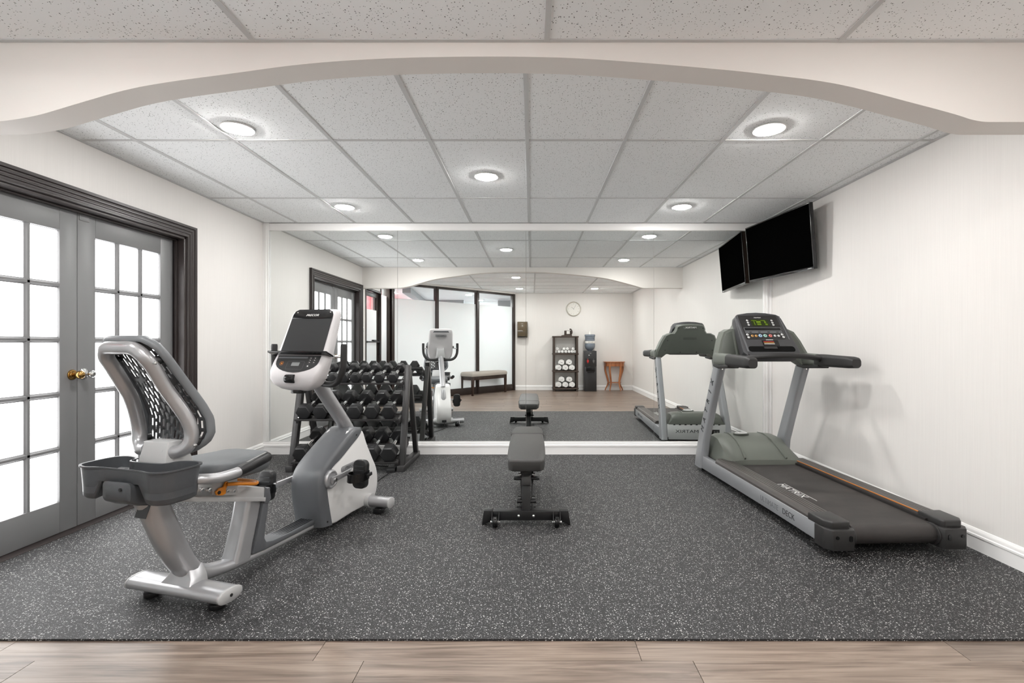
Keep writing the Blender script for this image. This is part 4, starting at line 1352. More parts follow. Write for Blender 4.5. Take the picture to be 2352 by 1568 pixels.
# cranks and pedals
HY, HZ = 0.865, 0.330
for sx, dy in ((1, 0.155), (-1, -0.155)):
    hub = MB().lathe([(0.058, 0.0), (0.058, 0.012), (0.050, 0.020), (0.044, 0.020), (0.040, 0.016), (0.022, 0.018), (0.0, 0.018)], 32, Matrix.Translation((sx * 0.106, HY, HZ)) @ rot(0, sx * PI / 2, 0).to_4x4()).build('crank_disc', 'silver', bk, smooth=40)
    ez = HZ + (0.012 if sx > 0 else -0.008)
    arm = MB().tube([(sx * 0.132, HY - dy * 0.12, HZ - 0.002), (sx * 0.136, HY + dy * 0.5, (HZ + ez) / 2), (sx * 0.140, HY + dy * 1.08, ez)], [0.021, 0.0165, 0.018], 12, up=(0, 0, 1), flat=1.0, power=4).apply(Matrix.Identity(4))
    # flatten across x
    c0 = sx * 0.136
    for v in arm.v:
        v.x = c0 + (v.x - c0) * 0.45
    ca = arm.build('crank_arm', 'silver', bk, smooth=40)
    MB().cyl((sx * 0.147, HY, HZ), 'x', 0.012, 0.010, 16).build('crank_bolt', 'steel', ca, bevel=0.002)
    MB().cyl((sx * 0.152, HY + dy, ez), 'x', 0.010, 0.030, 12).build('pedal_axle', 'steel', ca)
    pc = Vector((sx * 0.218, HY + dy, ez - 0.012))
    Mp = Matrix.Translation(pc) @ rot(math.radians(-5), 0, 0).to_4x4()
    pd_ = MB().prism(rrect(0.098, 0.180, 0.034, 6), 'y', -0.020, 0.020).apply(Mp).build('pedal', 'black_plastic', bk, bevel=0.007, seg=3)
    for k in range(5):
        MB().box((0, -0.0215, -0.05 + 0.025 * k), (0.07, 0.004, 0.006)).apply(Mp).build('tread', 'charcoal_dark', pd_)
    st = smooth_path([(-0.053, 0.012, -0.012), (-0.056, -0.03, -0.012), (-0.045, -0.075, -0.014), (-0.01, -0.095, -0.018), (0.035, -0.075, -0.014), (0.056, -0.03, -0.006), (0.053, 0.012, 0.0)], 4)
    MB().tube([Vector((sx * p.x, p.y, p.z)) for p in st], 0.024, 10, up=(0, 0, 1), flat=1.0).apply(Matrix.Identity(4))
    sb = MB()
    secs = []
    for p in st:
        nrm = Vector((p.x, p.y + 0.02, 0)).normalized()
        secs.append([Vector((sx * (p.x + nrm.x * a), p.y + nrm.y * a, p.z + q)) for a, q in ((0.002, 0.026), (0.002, -0.026), (-0.003, -0.026), (-0.003, 0.026))])
    sb.loft(secs).apply(Mp).build('strap', 'black_gloss', pd_, smooth=50)
    MB().box((sx * 0.062, 0.0, 0.0), (0.012, 0.05, 0.020), rot(0.25, 0, 0)).apply(Mp).build('strap_buckle', 'black_plastic', pd_, bevel=0.002)

# ---- mast
MB().tube(smooth_path([(0, 1.215, 0.535), (0, 1.14, 0.632), (0, 1.035, 0.752), (0, 0.920, 0.885), (0, 0.845, 0.985)], 3), [0.040] * 13, 18, up=(0, 1, 0.5), flat=1.15).build('mast', 'silver', bk, smooth=60)
MB().tube([(0, 1.300, 0.26), (0, 1.285, 0.40), (0, 1.225, 0.50)], [0.05, 0.046, 0.04], 12, up=(0, 1, 0), flat=0.9).build('mast_foot', 'silver', bk, smooth=60)

# ---- console
lv = ((0.886, 0.742, 0.050, 0.030), (0.893, 0.715, 0.090, 0.060), (0.905, 0.692, 0.125, 0.085), (0.930, 0.672, 0.160, 0.105), (0.965, 0.664, 0.183, 0.115), (1.01, 0.676, 0.196, 0.108), (1.06, 0.708, 0.200, 0.092), (1.105, 0.738, 0.198, 0.082), (1.20, 0.781, 0.192, 0.075), (1.30, 0.825, 0.187, 0.070), (1.345, 0.845, 0.182, 0.062), (1.366, 0.855, 0.172, 0.052), (1.378, 0.864, 0.150, 0.034), (1.381, 0.868, 0.12, 0.020))
secs = []
for z, yf, hw_, th in lv:
    secs.append([Vector((p, yf + th / 2 + q, z + (q) * 0.10)) for p, q in rrect(hw_ * 1.86, th, min(th * 0.42, 0.03), 4)])
con = MB().loft(secs).build('console', 'console_white', bk, smooth=50)
O1 = Vector((0, 0.738, 1.105))
U1 = Vector((0, 0.105, 0.237)).normalized()
M1 = frame(O1, (1, 0, 0), U1)          # upper face; z of the frame points to the rider
LU = (Vector((0, 0.105, 0.237))).length


def on_con(name, poly, z0, z1, m, parent=con, M=M1, bevel=0.0):
    return MB().prism(poly, 'z', z0, z1, M).build(name, m, parent, bevel=bevel, smooth=40)


scr = on_con('screen', [(-0.150, 0.010), (0.150, 0.010), (0.146, 0.235), (-0.146, 0.235)], -0.006, 0.002, 'screen_dark')
on_con('screen_visor', [(-0.146, 0.235), (0.146, 0.235), (0.144, 0.265), (0.134, 0.288), (0.110, 0.300), (-0.110, 0.300), (-0.134, 0.288), (-0.144, 0.265)], -0.014, 0.004, 'black_gloss', bevel=0.002)
text('lettering', 'PRECOR', 0.019, 'lettering_white', con, M1 @ Matrix.Translation((0.0, 0.258, 0.0046)), 0.0003, 1.3, 0.3)
for x in (-0.115, 0.125):
    on_con('indicator', [(x + p, 0.278 + q) for p, q in rrect(0.007, 0.005, 0.002, 2)], 0.004, 0.005, 'paper')
on_con('tablet_shelf', [(-0.208, -0.006), (0.208, -0.006), (0.208, 0.004), (-0.208, 0.004)], -0.03, 0.042, 'black_gloss', bevel=0.002)
O2 = Vector((0, 0.7345, 1.098))
U2 = Vector((0, 0.053, 0.090)).normalized()
M2 = frame(O2, (1, 0, 0), U2)
pts = [(-0.150, -0.004), (-0.150, -0.045)]
for k in range(1, 12):
    a = PI + PI * k / 12
    pts.append((0.150 * math.cos(a) * (1 if True else 1), -0.045 + 0.072 * math.sin(a)))
pts += [(0.150, -0.045), (0.150, -0.004)]
kp = on_con('keypad', pts, -0.012, 0.0035, 'screen_dark', M=M2)
on_con('keypad_strip', [(-0.145, -0.012), (0.065, -0.012), (0.065, -0.024), (-0.145, -0.024)], 0.0035, 0.0042, 'charcoal', kp, M2)


def outline(name, cx_, cy_, w, h, r, m, t=0.0016):
    o = rrect(w, h, r, 3)
    i_ = rrect(w - 2 * t, h - 2 * t, max(r - t, 0.0004), 3)
    n_ = len(o)
    vs_ = [M2 @ Vector((cx_ + p, cy_ + q, 0.0045)) for p, q in o + i_]
    return MB().add(vs_, [(k, (k + 1) % n_, n_ + (k + 1) % n_, n_ + k) for k in range(n_)]).build(name, m, kp, smooth=0)


outline('key_outline', -0.105, -0.058, 0.022, 0.022, 0.005, 'orange')
on_con('stop_key', [(-0.105 + p, -0.058 + q) for p, q in rrect(0.008, 0.008, 0.002, 2)], 0.0035, 0.0045, 'orange', kp, M2)
outline('key_outline', -0.005, -0.070, 0.120, 0.055, 0.008, 'label_grey')
on_con('display', [(-0.005 + p, -0.062 + q) for p, q in rrect(0.055, 0.024, 0.002, 2)], 0.0035, 0.0045, 'lcd_grey', kp, M2)
for x in (0.088, 0.118):
    outline('key_outline', x, -0.035, 0.018, 0.045, 0.006, 'label_grey')
    for k in (-0.014, 0, 0.014):
        on_con('key_mark', [(x + p, -0.035 + k + q) for p, q in rrect(0.006, 0.005, 0.002, 2)], 0.0035, 0.0044, 'paper', kp, M2)
outline('key_outline', 0.085, -0.074, 0.018, 0.018, 0.006, 'label_grey')
on_con('key_mark', [(0.085 + p, -0.074 + q) for p, q in rrect(0.008, 0.006, 0.002, 2)], 0.0035, 0.0044, 'paper', kp, M2)
# roller grip on the lower lip
MB().tube([(-0.042, 0.668, 0.962), (0.018, 0.668, 0.962)], 0.026, 16, up=(0, 0, 1)).build('cup_roller', 'black_gloss', con, smooth=50, bevel=0.004)
MB().box((-0.012, 0.735, 0.882), (0.075, 0.05, 0.022)).build('port_block', 'black_gloss', con, bevel=0.004)
# handlebar behind the console
hp = smooth_path([(0.028, 0.86, 0.925), (0.10, 0.845, 0.918), (0.165, 0.825, 0.922), (0.216, 0.808, 0.952), (0.245, 0.800, 1.01), (0.252, 0.800, 1.08), (0.252, 0.802, 1.165)], 5)
for sx in (-1, 1):
    MB().tube([Vector((sx * p.x, p.y, p.z)) for p in hp], [0.019] * (len(hp) - 1) + [0.0165], 14, up=(0, 1, 0)).build('handlebar', 'grip', bk, smooth=60)
    MB().tube([(sx * 0.20, 0.79, 1.09), (sx * 0.245, 0.815, 1.085)], 0.008, 10).build('side_knob', 'chrome', con, smooth=50)
# back of the console
Mb = frame(Vector((0, 0.913, 1.275)), (-1, 0, 0), U1)
npb = MB().prism(rrect(0.16, 0.030, 0.006, 3), 'z', -0.010, 0.002, Mb).build('rear_badge', 'silver', con, smooth=30)
text('lettering', 'PRECOR', 0.021, 'label_grey', npb, Mb @ Matrix.Translation((0, 0, 0.0026)), 0.0003, 1.3, 0.3)
MB().prism([(-0.115, 0.05), (-0.105, 0.075), (0.105, 0.075), (0.115, 0.05), (0.10, 0.055), (-0.10, 0.055)], 'z', -0.01, 0.0015, Mb).build('rear_vent', 'charcoal', con)
MB().loft([[Vector((x, 0.80, z)) for x, z in ((-0.075, 0.93), (0.075, 0.93), (0.055, 1.10), (-0.055, 1.10))], [Vector((x, 0.905, z)) for x, z in ((-0.06, 0.95), (0.06, 0.95), (0.045, 1.075), (-0.045, 1.075))]]).build('mast_cover', 'silver_paint', con, bevel=0.008)

# power cable and its adapter on the floor
pts = smooth_path([(-1.200, 3.590, 0.085), (-1.195, 3.605, 0.04), (-1.185, 3.62, 0.006), (-1.24, 3.80, 0.005), (-1.30, 3.98, 0.005), (-1.30, 4.15, 0.005), (-1.285, 4.32, 0.005), (-1.277, 4.385, 0.012)], 6)
pc = MB().tube(pts, 0.0042, 8).build('power_cable', 'cable', None, smooth=60)
tag(pc, 'thin black power cable trailing from the bike to the adapter', 'cable')
ad = MB().box((-1.279, 4.46, 0.019), (0.075, 0.125, 0.036), rot(0, 0, 0.12)).build('power_adapter', 'black_plastic', None, bevel=0.006)
tag(ad, 'black power adapter box on the floor beside the dumbbell rack foot', 'adapter')
pts = smooth_path([(-1.288, 4.535, 0.012), (-1.33, 4.60, 0.005), (-1.50, 4.64, 0.005), (-1.85, 4.72, 0.005), (-2.03, 4.92, 0.005), (-2.06, 5.09, 0.006)], 6)
tag(MB().tube(pts, 0.0042, 8).build('supply_cable', 'cable', None, smooth=60), 'black supply cable running under the dumbbell rack from the adapter', 'cable')


# ================================================================== DUMBBELL RACK
rk = thing('dumbbell_rack', 'black three tier dumbbell rack against the mirror', 'dumbbell rack', (-1.695, 4.75, 0))
RX = 0.505


def bar(name, a, c, w, d, m, parent, bevel=0.003):
    """rectangular bar from a to c: w across x, d the other way"""
    a, c = Vector(a), Vector(c)
    u = (c - a).normalized()
    x = Vector((1, 0, 0)) if abs(u.x) < 0.9 else Vector((0, 1, 0))
    M = frame(a, x, u)
    L = (c - a).length
    return MB().prism([(-w / 2, 0), (w / 2, 0), (w / 2, L), (-w / 2, L)], 'z', -d / 2, d / 2, M).build(name, m, parent, bevel=bevel)


for sx in (-1, 1):
    bar('front_leg', (sx * RX, -0.27, 0.03), (sx * RX, -0.045, 0.955), 0.050, 0.062, 'rack_black', rk)
    bar('rear_leg', (sx * RX, 0.275, 0.03), (sx * RX, -0.02, 0.90), 0.045, 0.05, 'rack_black', rk)
    MB().span((sx * RX - 0.032, -0.335, 0.0), (sx * RX + 0.032, 0.315, 0.055)).build('foot', 'rack_black', rk, bevel=0.004)
TIERS = {'top': (4.715, 0.885, 0.132, 0.050, 0.066), 'middle': (4.67, 0.588, 0.160, 0.071, 0.094), 'bottom': (4.62, 0.222, 0.175, 0.0775, 0.104)}
TILT = math.radians(17)
ct, st_ = math.cos(TILT), math.sin(TILT)
for nm, (yc, zc, d, R, L) in TIERS.items():
    for side in (-1, 1):
        y0 = yc - 4.75 + side * d * ct
        z0 = zc + side * d * st_
        drop = R * 0.866 + 0.006
        cy_, cz_ = y0 + drop * st_, z0 - drop * ct
        w_ = L / 2 + 0.012
        sec = [(-w_, 0.002), (w_, 0.002), (w_, 0.014), (w_ + 0.004, 0.014), (w_ + 0.004, -0.006), (-w_ - 0.004, -0.006), (-w_ - 0.004, 0.014), (-w_, 0.014)]
        rr = [(cy_ + p * ct - q * st_, cz_ + p * st_ + q * ct) for p, q in sec]
        MB().prism(rr, 'x', -RX + 0.0225, RX - 0.0225).build('tray_rail', 'rack_black', rk, bevel=0.0015)
    for sx in (-1, 1):
        a = (sx * (RX - 0.04), yc - 4.75 - d * 1.15 * ct, zc - d * 1.15 * st_ - R * 0.9 - 0.022)
        c = (sx * (RX - 0.04), yc - 4.75 + d * 1.20 * ct, zc + d * 1.20 * st_ - R * 0.9 - 0.022)
        t = bar('tray_bracket', a, c, 0.03, 0.045, 'rack_black', rk)
        M = frame(a, (1, 0, 0), Vector(c) - Vector(a))
        b1 = MB().lathe([(0.012, 0), (0.012, 0.006), (0.0, 0.007)], 6, Matrix.Translation(Vector(a) + Vector((0, 0.03, 0.03)))).build('bracket_bolt', 'chrome', t)

# ---- hex dumbbells
protos = {}


def dumbbell(tier, x, label, num):
    yc, zc, d, R, L = TIERS[tier]
    k = tier
    if k not in protos:
        t = thing('dumbbell', label, 'dumbbell', (x, yc, zc), 0, None)
        t.rotation_euler = (TILT, 0, 0)
        hexa = [(R * math.cos(PI * i / 3), R * math.sin(PI * i / 3)) for i in range(6)]
        for side in (-1, 1):
            y0, y1 = side * (d - L / 2), side * (d + L / 2)
            sm = [(a * 0.90, c * 0.90) for a, c in hexa]
            secs = [[Vector((a, y, c)) for a, c in (hexa if f else sm)] for y, f in ((y0, 0), (y0 + side * L * 0.10, 1), (y1 - side * L * 0.08, 1), (y1, 0))]
            h = MB().loft(secs).build('weight_head', 'hex_rubber', t, bevel=0.0018, smooth=25)
            pl_ = MB().box((0, side * d, R * 0.866 + 0.0005), (R * 0.72, L * 0.40, 0.003)).build('number_plate', 'hex_rubber', h, bevel=0.001)
        gl = d - L / 2
        MB().lathe([(0.013, -gl - 0.002), (0.013, -gl * 0.85), (0.0155, -gl * 0.4), (0.0170, 0), (0.0155, gl * 0.4), (0.013, gl * 0.85), (0.013, gl + 0.002)], 16, rot(PI / 2, 0, 0).to_4x4()).build('handle', 'chrome', t, smooth=60)
        protos[k] = t
        t['group'] = 'hex dumbbells on the rack'
        return t
    r = dup_tree(protos[k], (x, yc, zc), None, label, 'hex dumbbells on the rack')
    r.rotation_euler = (TILT, 0, random.uniform(-0.008, 0.008))
    return r


ORD = ['first', 'second', 'third', 'fourth', 'fifth', 'sixth', 'seventh', 'eighth', 'ninth']
for tier, sz, xs in (('top', 'small', (-1.302, -1.429, -1.548, -1.655, -1.762, -1.868, -1.972, -2.075)),
                     ('middle', 'medium', (-1.318, -1.475, -1.632, -1.790, -1.945, -2.100)),
                     ('bottom', 'large', tuple(-1.298 - 0.1586 * i_ for i_ in range(6)))):
    for i, x in enumerate(xs):
        w = ORD[i] + ' from the end away from the doors' if i < len(xs) - 1 else 'last one at the door end'
        dumbbell(tier, x, '%s black hex dumbbell on the %s tier, %s' % (sz, tier, w), i)

# ================================================================== WEIGHT BENCH
wb = thing('weight_bench', 'black flat weight bench with two grey vinyl pads in the middle of the floor', 'weight bench', (-0.035, 3.16, 0))


def pad(name, outline_, z0, z1, parent):
    pp = [(p.x, p.y) for p in smooth_path([(x, y, 0) for x, y in outline_], 4, True)]
    cx_ = sum(p[0] for p in pp) / len(pp)
    cy_ = sum(p[1] for p in pp) / len(pp)
    secs = []
    for z, k in ((z0, 0.010), (z0 + 0.006, 0.003), (z1 - 0.016, 0.0), (z1 - 0.007, 0.002), (z1 - 0.002, 0.007), (z1, 0.015)):
        sec = []
        for x, y in pp:
            dx, dy = x - cx_, y - cy_
            L = math.hypot(dx, dy)
            sx_, sy_ = (abs(dx) - k) / max(abs(dx), 1e-6), (abs(dy) - k) / max(abs(dy), 1e-6)
            sec.append(Vector((cx_ + dx * max(sx_, 0.0), cy_ + dy * max(sy_, 0.0), z)))
        secs.append(sec)
    return MB().loft(secs).build(name, 'vinyl', parent, smooth=50)


main = [(-0.085, -0.058), (0, -0.060), (0.085, -0.058), (0.108, -0.045), (0.118, -0.01), (0.128, 0.15), (0.132, 0.45), (0.130, 0.78), (0.122, 0.826), (0.09, 0.834), (0, 0.835), (-0.09, 0.834), (-0.122, 0.826), (-0.130, 0.78), (-0.132, 0.45), (-0.128, 0.15), (-0.118, -0.01), (-0.108, -0.045)]
pad('back_pad', main, 0.352, 0.428, wb)
sec_ = [(-0.124, 0.856), (0, 0.854), (0.124, 0.856), (0.130, 0.880), (0.126, 1.06), (0.108, 1.17), (0.09, 1.195), (0, 1.20), (-0.09, 1.195), (-0.108, 1.17), (-0.126, 1.06), (-0.130, 0.875)]
pad('seat_pad', sec_, 0.360, 0.428, wb)
for y0, y1 in ((-0.02, 0.80), (0.87, 1.15)):
    MB().span((-0.03, y0, 0.318), (0.03, y1, 0.358)).build('pad_rail', 'bench_black', wb, bevel=0.003)
MB().span((-0.075, -0.03, 0.345), (-0.068, 0.0, 0.36)).span((0.068, -0.03, 0.345), (0.075, 0.0, 0.36)).build('pad_tab', 'bench_black', wb)
fb = MB().span((-0.225, -0.025, 0.030), (0.225, 0.030, 0.090)).build('front_base', 'bench_black', wb, bevel=0.004)
for sx in (-1, 1):
    MB().loft([[Vector((sx * 0.215, y, z)) for y, z in ((-0.030, 0.026), (0.034, 0.026), (0.034, 0.094), (-0.030, 0.094))], [Vector((sx * 0.272, y, z)) for y, z in ((-0.030, 0.010), (0.034, 0.010), (0.034, 0.094), (-0.030, 0.094))], [Vector((sx * 0.283, y, z)) for y, z in ((-0.034, 0.0), (0.038, 0.0), (0.038, 0.020), (-0.034, 0.020))]]).build('base_cap', 'bench_black', fb, bevel=0.003)
    w = MB().cyl((sx * 0.196, -0.060, 0.034), 'x', 0.034, 0.032, 24).build('transport_wheel', 'black_gloss', wb, bevel=0.007, seg=3)
    MB().cyl((sx * 0.196, -0.060, 0.034), 'x', 0.010, 0.062, 14).build('wheel_axle', 'chrome', w, bevel=0.002)
    for q in (-1, 1):
        MB().prism([(-0.030, 0.088), (-0.03, 0.032), (-0.060, 0.018), (-0.074, 0.034), (-0.060, 0.060)], 'x', sx * 0.196 + q * 0.020, sx * 0.196 + q * 0.024).build('wheel_bracket', 'bench_black', w)
    MB().lathe([(0.010, 0), (0.010, 0.003), (0.006, 0.007), (0, 0.008)], 14, Matrix.Translation((sx * 0.048, -0.025, 0.060)) @ rot(PI / 2, 0, 0).to_4x4()).build('bolt', 'chrome', fb, smooth=50)
bar('front_post', (0, 0.02, 0.06), (0, 0.10, 0.33), 0.056, 0.056, 'bench_black', wb)
bar('side_strut', (0.040, 0.06, 0.07), (0.048, 0.20, 0.34), 0.014, 0.05, 'bench_black', wb, 0.002)
bar('side_strut', (-0.036, 0.06, 0.07), (-0.036, 0.20, 0.34), 0.010, 0.04, 'bench_black', wb, 0.002)
MB().box((0, 0.045, 0.272), (0.062, 0.064, 0.066), rot(-0.25, 0, 0)).build('collar', 'rack_black', wb, bevel=0.003)
for y, z, hl in ((0.085, 0.272, 0.085), (0.065, 0.125, 0.064)):
    p = MB().cyl((0.002, y, z), 'x', 0.0125, 2 * hl, 16).build('cross_pin', 'bench_black', wb, bevel=0.003)
    MB().cyl((-0.045, y - 0.004, z + 0.028), 'x', 0.008, 0.020, 6).build('bolt', 'chrome', p)
    MB().cyl((0.048, y - 0.004, z + 0.028), 'x', 0.008, 0.020, 6).build('bolt', 'chrome', p)
bar('spine', (0, 0.02, 0.075), (0, 1.12, 0.075), 0.05, 0.06, 'bench_black', wb)
bar('rear_post', (0, 1.10, 0.06), (0, 0.98, 0.33), 0.058, 0.056, 'bench_black', wb)
MB().span((-0.040, 1.08, 0.012), (0.040, 1.20, 0.070)).build('rear_base', 'bench_black', wb, bevel=0.004)
for sx in (-1, 1):
    MB().span((-0.045, 1.14 + sx * 0.045 - 0.02, 0.0), (0.045, 1.14 + sx * 0.045 + 0.02, 0.014)).build('rubber_foot', 'black_gloss', wb, bevel=0.003)
MB().span((-0.062, 0.045, 0.091), (0.062, 0.05, 0.097)).build('base_plate', 'bench_black', wb)


# ================================================================== THINGS BY THE REAR WALL (seen in the mirror)
def bx(name, a, c, m, parent, bevel=0.003):
    return MB().span(a, c).build(name, m, parent, bevel=bevel)


# towel shelves
SX0, SX1 = 0.520, 1.132
su = thing('shelving_unit', 'dark brown four tier plastic shelving unit holding rolled white towels', 'shelves', ((SX0 + SX1) / 2, YB + 0.20, WOOD))
SWD = SX1 - SX0
SD = 0.34
SHELF = (0.085, 0.500, 0.925, 1.345)
for z in SHELF:
    s1 = bx('shelf', (-SWD / 2 - 0.012, -SD / 2, z - 0.035), (SWD / 2 + 0.012, SD / 2, z), 'rack_brown', su, 0.005)
for sx in (-1, 1):
    for sy in (-1, 1):
        for k, (a, c) in enumerate(((0.0, SHELF[0] - 0.035), (SHELF[0], SHELF[1] - 0.035), (SHELF[1], SHELF[2] - 0.035), (SHELF[2], SHELF[3] - 0.035))):
            MB().loft([[Vector((sx * (SWD / 2 - 0.026) + p, sy * (SD / 2 - 0.026) + q, z)) for p, q in rrect(0.052 * s_, 0.05 * s_, 0.012, 2)] for z, s_ in ((a, 1.0), (a + 0.02, 1.0), (c - 0.02, 0.92), (c, 0.92))]).build('post', 'rack_brown', su, smooth=40)


def towel(r, L, turns=2.6):
    """one rolled towel along y: an outward spiral with real thickness"""
    n = 44
    th = r / (turns + 0.6) * 0.86
    inn, out = [], []
    for k in range(n + 1):
        t = k / n
        a = 2 * PI * turns * t
        rr = r * (0.22 + 0.78 * t) - th
        inn.append((rr * math.cos(a), rr * math.sin(a)))
        out.append(((rr + th) * math.cos(a), (rr + th) * math.sin(a)))
    b_ = MB()
    secs = []
    for p, q in zip(inn, out):
        secs.append([Vector((p[0], -L / 2, p[1])), Vector((q[0], -L / 2, q[1])), Vector((q[0], L / 2, q[1])), Vector((p[0], L / 2, p[1]))])
    b_.loft(secs)
    return b_


tb = {'small': towel(0.040, 0.22), 'large': towel(0.080, 0.30)}
tproto = {}


def put_towel(kind, x, z, label, sx=1.0, sz=1.0, ry=0.0, y=0.0, group='rolled towels on the shelves'):
    if kind not in tproto:
        o = tb[kind].build('rolled_towel', 'towel', None, bevel=0.003, smooth=50)
        tproto[kind] = o
    else:
        o = tproto[kind].copy()
        COL.objects.link(o)
    o.location = ((SX0 + SX1) / 2 + x, YB + 0.20 + y, WOOD + z)
    o.rotation_euler = (0, ry, 0)
    o.scale = (sx, 1, sz)
    tag(o, label, 'towel', group)


z1 = SHELF[2] + 0.040
for x, dz, l, ry in ((-0.238, 0, 'small towel roll on the upper shelf, lower outer one at the dispenser end', 0.4), (-0.155, 0, 'small towel roll on the upper shelf, lower inner one of the dispenser end trio', 2.0),
                     (-0.197, 0.069, 'small towel roll on the upper shelf, topping the trio at the dispenser end', 1.0),
                     (-0.072, 0, 'small towel roll on the upper shelf, lower one under the first middle roll', 3.0), (0.011, 0, 'small towel roll on the upper shelf, lower one in the very middle', 4.4),
                     (-0.030, 0.069, 'small towel roll on the upper shelf, first of the two upper middle rolls', 5.0), (0.052, 0.069, 'small towel roll on the upper shelf, second of the two upper middle rolls', 0.9),
                     (0.094, 0, 'small towel roll on the upper shelf, lower one right of the middle', 1.6), (0.150, 0.0, 'small towel roll on the upper shelf, lower inner one on the cooler side', 2.6),
                     (0.233, 0, 'small towel roll on the upper shelf, lower outer one at the cooler end', 3.7), (0.192, 0.069, 'small towel roll on the upper shelf, topping the stack on the cooler side', 5.4)):
    if abs(x - 0.150) < 1e-6:
        x = 0.165
    if abs(x - 0.094) < 1e-6:
        x = 0.0885
    put_towel('small', x, z1 + dz, l, 0.93, 0.98, ry if False else 0.0)
z2 = SHELF[1] + 0.074
for x, dz, l in ((-0.165, 0, 'large towel roll on the middle shelf, lower one at the dispenser side'), (0.0, 0, 'large towel roll on the middle shelf, lower one in the middle'), (0.160, 0, 'large towel roll on the middle shelf, lower one at the cooler side'),
                 (-0.096, 0.130, 'large towel roll on the middle shelf, upper one at the dispenser side'), (0.090, 0.132, 'large towel roll on the middle shelf, upper one at the cooler side')):
    put_towel('large', x, z2 + dz, l, 1.0, 0.93)
z3 = SHELF[0] + 0.074
for x, dz, l, y in ((-0.165, 0, 'large towel roll on the lowest shelf, lower one at the dispenser side', 0), (0.0, 0, 'large towel roll on the lowest shelf, lower one in the middle', 0), (0.162, 0, 'large towel roll on the lowest shelf, lower one at the cooler side', 0),
                    (-0.092, 0.130, 'large towel roll on the lowest shelf, upper one at the dispenser side', 0), (0.096, 0.128, 'large towel roll on the lowest shelf, upper one at the cooler side', 0)):
    put_towel('large', x, z3 + dz, l, 1.0, 0.93, 0.0, y)

# phone on the top shelf
ph = thing('telephone', 'dark brown desk telephone on top of the towel shelves', 'telephone', (0.86, YB + 0.20, WOOD + SHELF[3] + 0.001))
MB().loft([[Vector((x, y, 0.0)) for x, y in ((-0.13, -0.11), (0.13, -0.11), (0.13, 0.11), (-0.13, 0.11))], [Vector((x, y, 0.018)) for x, y in ((-0.125, -0.11), (0.125, -0.11), (0.125, 0.11), (-0.125, 0.11))], [Vector((x, y, 0.03)) for x, y in ((-0.06, -0.10), (0.125, -0.10), (0.12, 0.08), (-0.06, 0.08))]]).build('base', 'phone', ph, bevel=0.004)
bx('body', (-0.055, -0.06, 0.02), (0.12, 0.05, 0.135), 'phone', ph, 0.008)
bx('label_card', (-0.002, 0.050, 0.05), (0.078, 0.054, 0.125), 'paper', ph, 0.001)
MB().tube(smooth_path([(0.105, 0.065, 0.03), (0.125, 0.085, 0.07), (0.125, 0.085, 0.12), (0.10, 0.07, 0.165), (0.09, 0.03, 0.165)], 4), [0.020] + [0.016] * 15 + [0.022], 10, up=(1, 0, 0)).build('handset', 'phone', ph, smooth=50)
co = MB().tube(smooth_path([(-0.10, -0.11, 0.012), (-0.18, -0.16, 0.024), (-0.225, -0.192, 0.012), (-0.235, -0.192, -0.08), (-0.25, -0.192, -0.40), (-0.235, -0.192, -0.60), (-0.25, -0.192, -0.95)], 6), 0.0035, 6).build('cord', 'paper', ph, smooth=60)

# water cooler with its bottle
wc = thing('water_cooler', 'black floor standing water cooler beside the towel shelves', 'water cooler', (1.435, YB + 0.20, WOOD))
CW = 0.29
bx('body', (-CW / 2, -0.165, 0.0), (CW / 2, 0.15, 0.60), 'cooler_black', wc, 0.008)
bx('head', (-CW / 2, -0.165, 0.60), (CW / 2, 0.16, 0.985), 'cooler_black', wc, 0.010)
bx('drip_tray', (-0.085, 0.15, 0.462), (0.085, 0.185, 0.480), 'black_gloss', wc, 0.004)
bx('recess', (-0.11, 0.148, 0.485), (0.11, 0.158, 0.60), 'black_gloss', wc, 0.002)
bx('fascia_joint', (-CW / 2 + 0.004, 0.158, 0.785), (CW / 2 - 0.004, 0.163, 0.793), 'black_gloss', wc, 0.001)
text('lettering', 'VIVA', 0.016, 'lettering_white', wc, frame((-0.005, 0.1606, 0.925), (-1, 0, 0), (0, 0, 1)), 0.0004, 1.3)
for x, m, l in ((0.068, 'label_grey', 'grey cold water tap'), (-0.072, 'red', 'red hot water tap')):
    t_ = MB().box((x, 0.175, 0.735), (0.045, 0.03, 0.055)).cyl((x, 0.180, 0.70), 'z', 0.010, 0.03, 12).build('tap', m, wc, bevel=0.003)
    t_['label'] = l
    MB().lathe([(0.009, 0), (0.009, 0.004), (0, 0.005)], 14, Matrix.Translation((x, 0.16, 0.785)) @ rot(-PI / 2, 0, 0).to_4x4()).build('indicator', m, wc)
MB().lathe([(0.012, 0), (0.012, 0.004), (0, 0.005)], 14, Matrix.Translation((-0.040, 0.16, 0.880)) @ rot(-PI / 2, 0, 0).to_4x4()).build('power_light', 'button_white', wc)
MB().lathe([(0.015, 0), (0.015, 0.003), (0, 0.004)], 14, Matrix.Translation((-0.072, 0.15, 0.655)) @ rot(-PI / 2, 0, 0).to_4x4()).build('sticker', 'button_white', wc)
for x in (-0.008, 0.03):
    MB().lathe([(0.004, 0), (0.004, 0.003), (0, 0.003)], 8, Matrix.Translation((x, 0.16, 0.872)) @ rot(-PI / 2, 0, 0).to_4x4()).build('status_light', 'label_grey', wc)
bt = thing('water_bottle', 'blue tinted water bottle upside down on the cooler', 'bottle', (1.435, YB + 0.19, WOOD + 0.985))
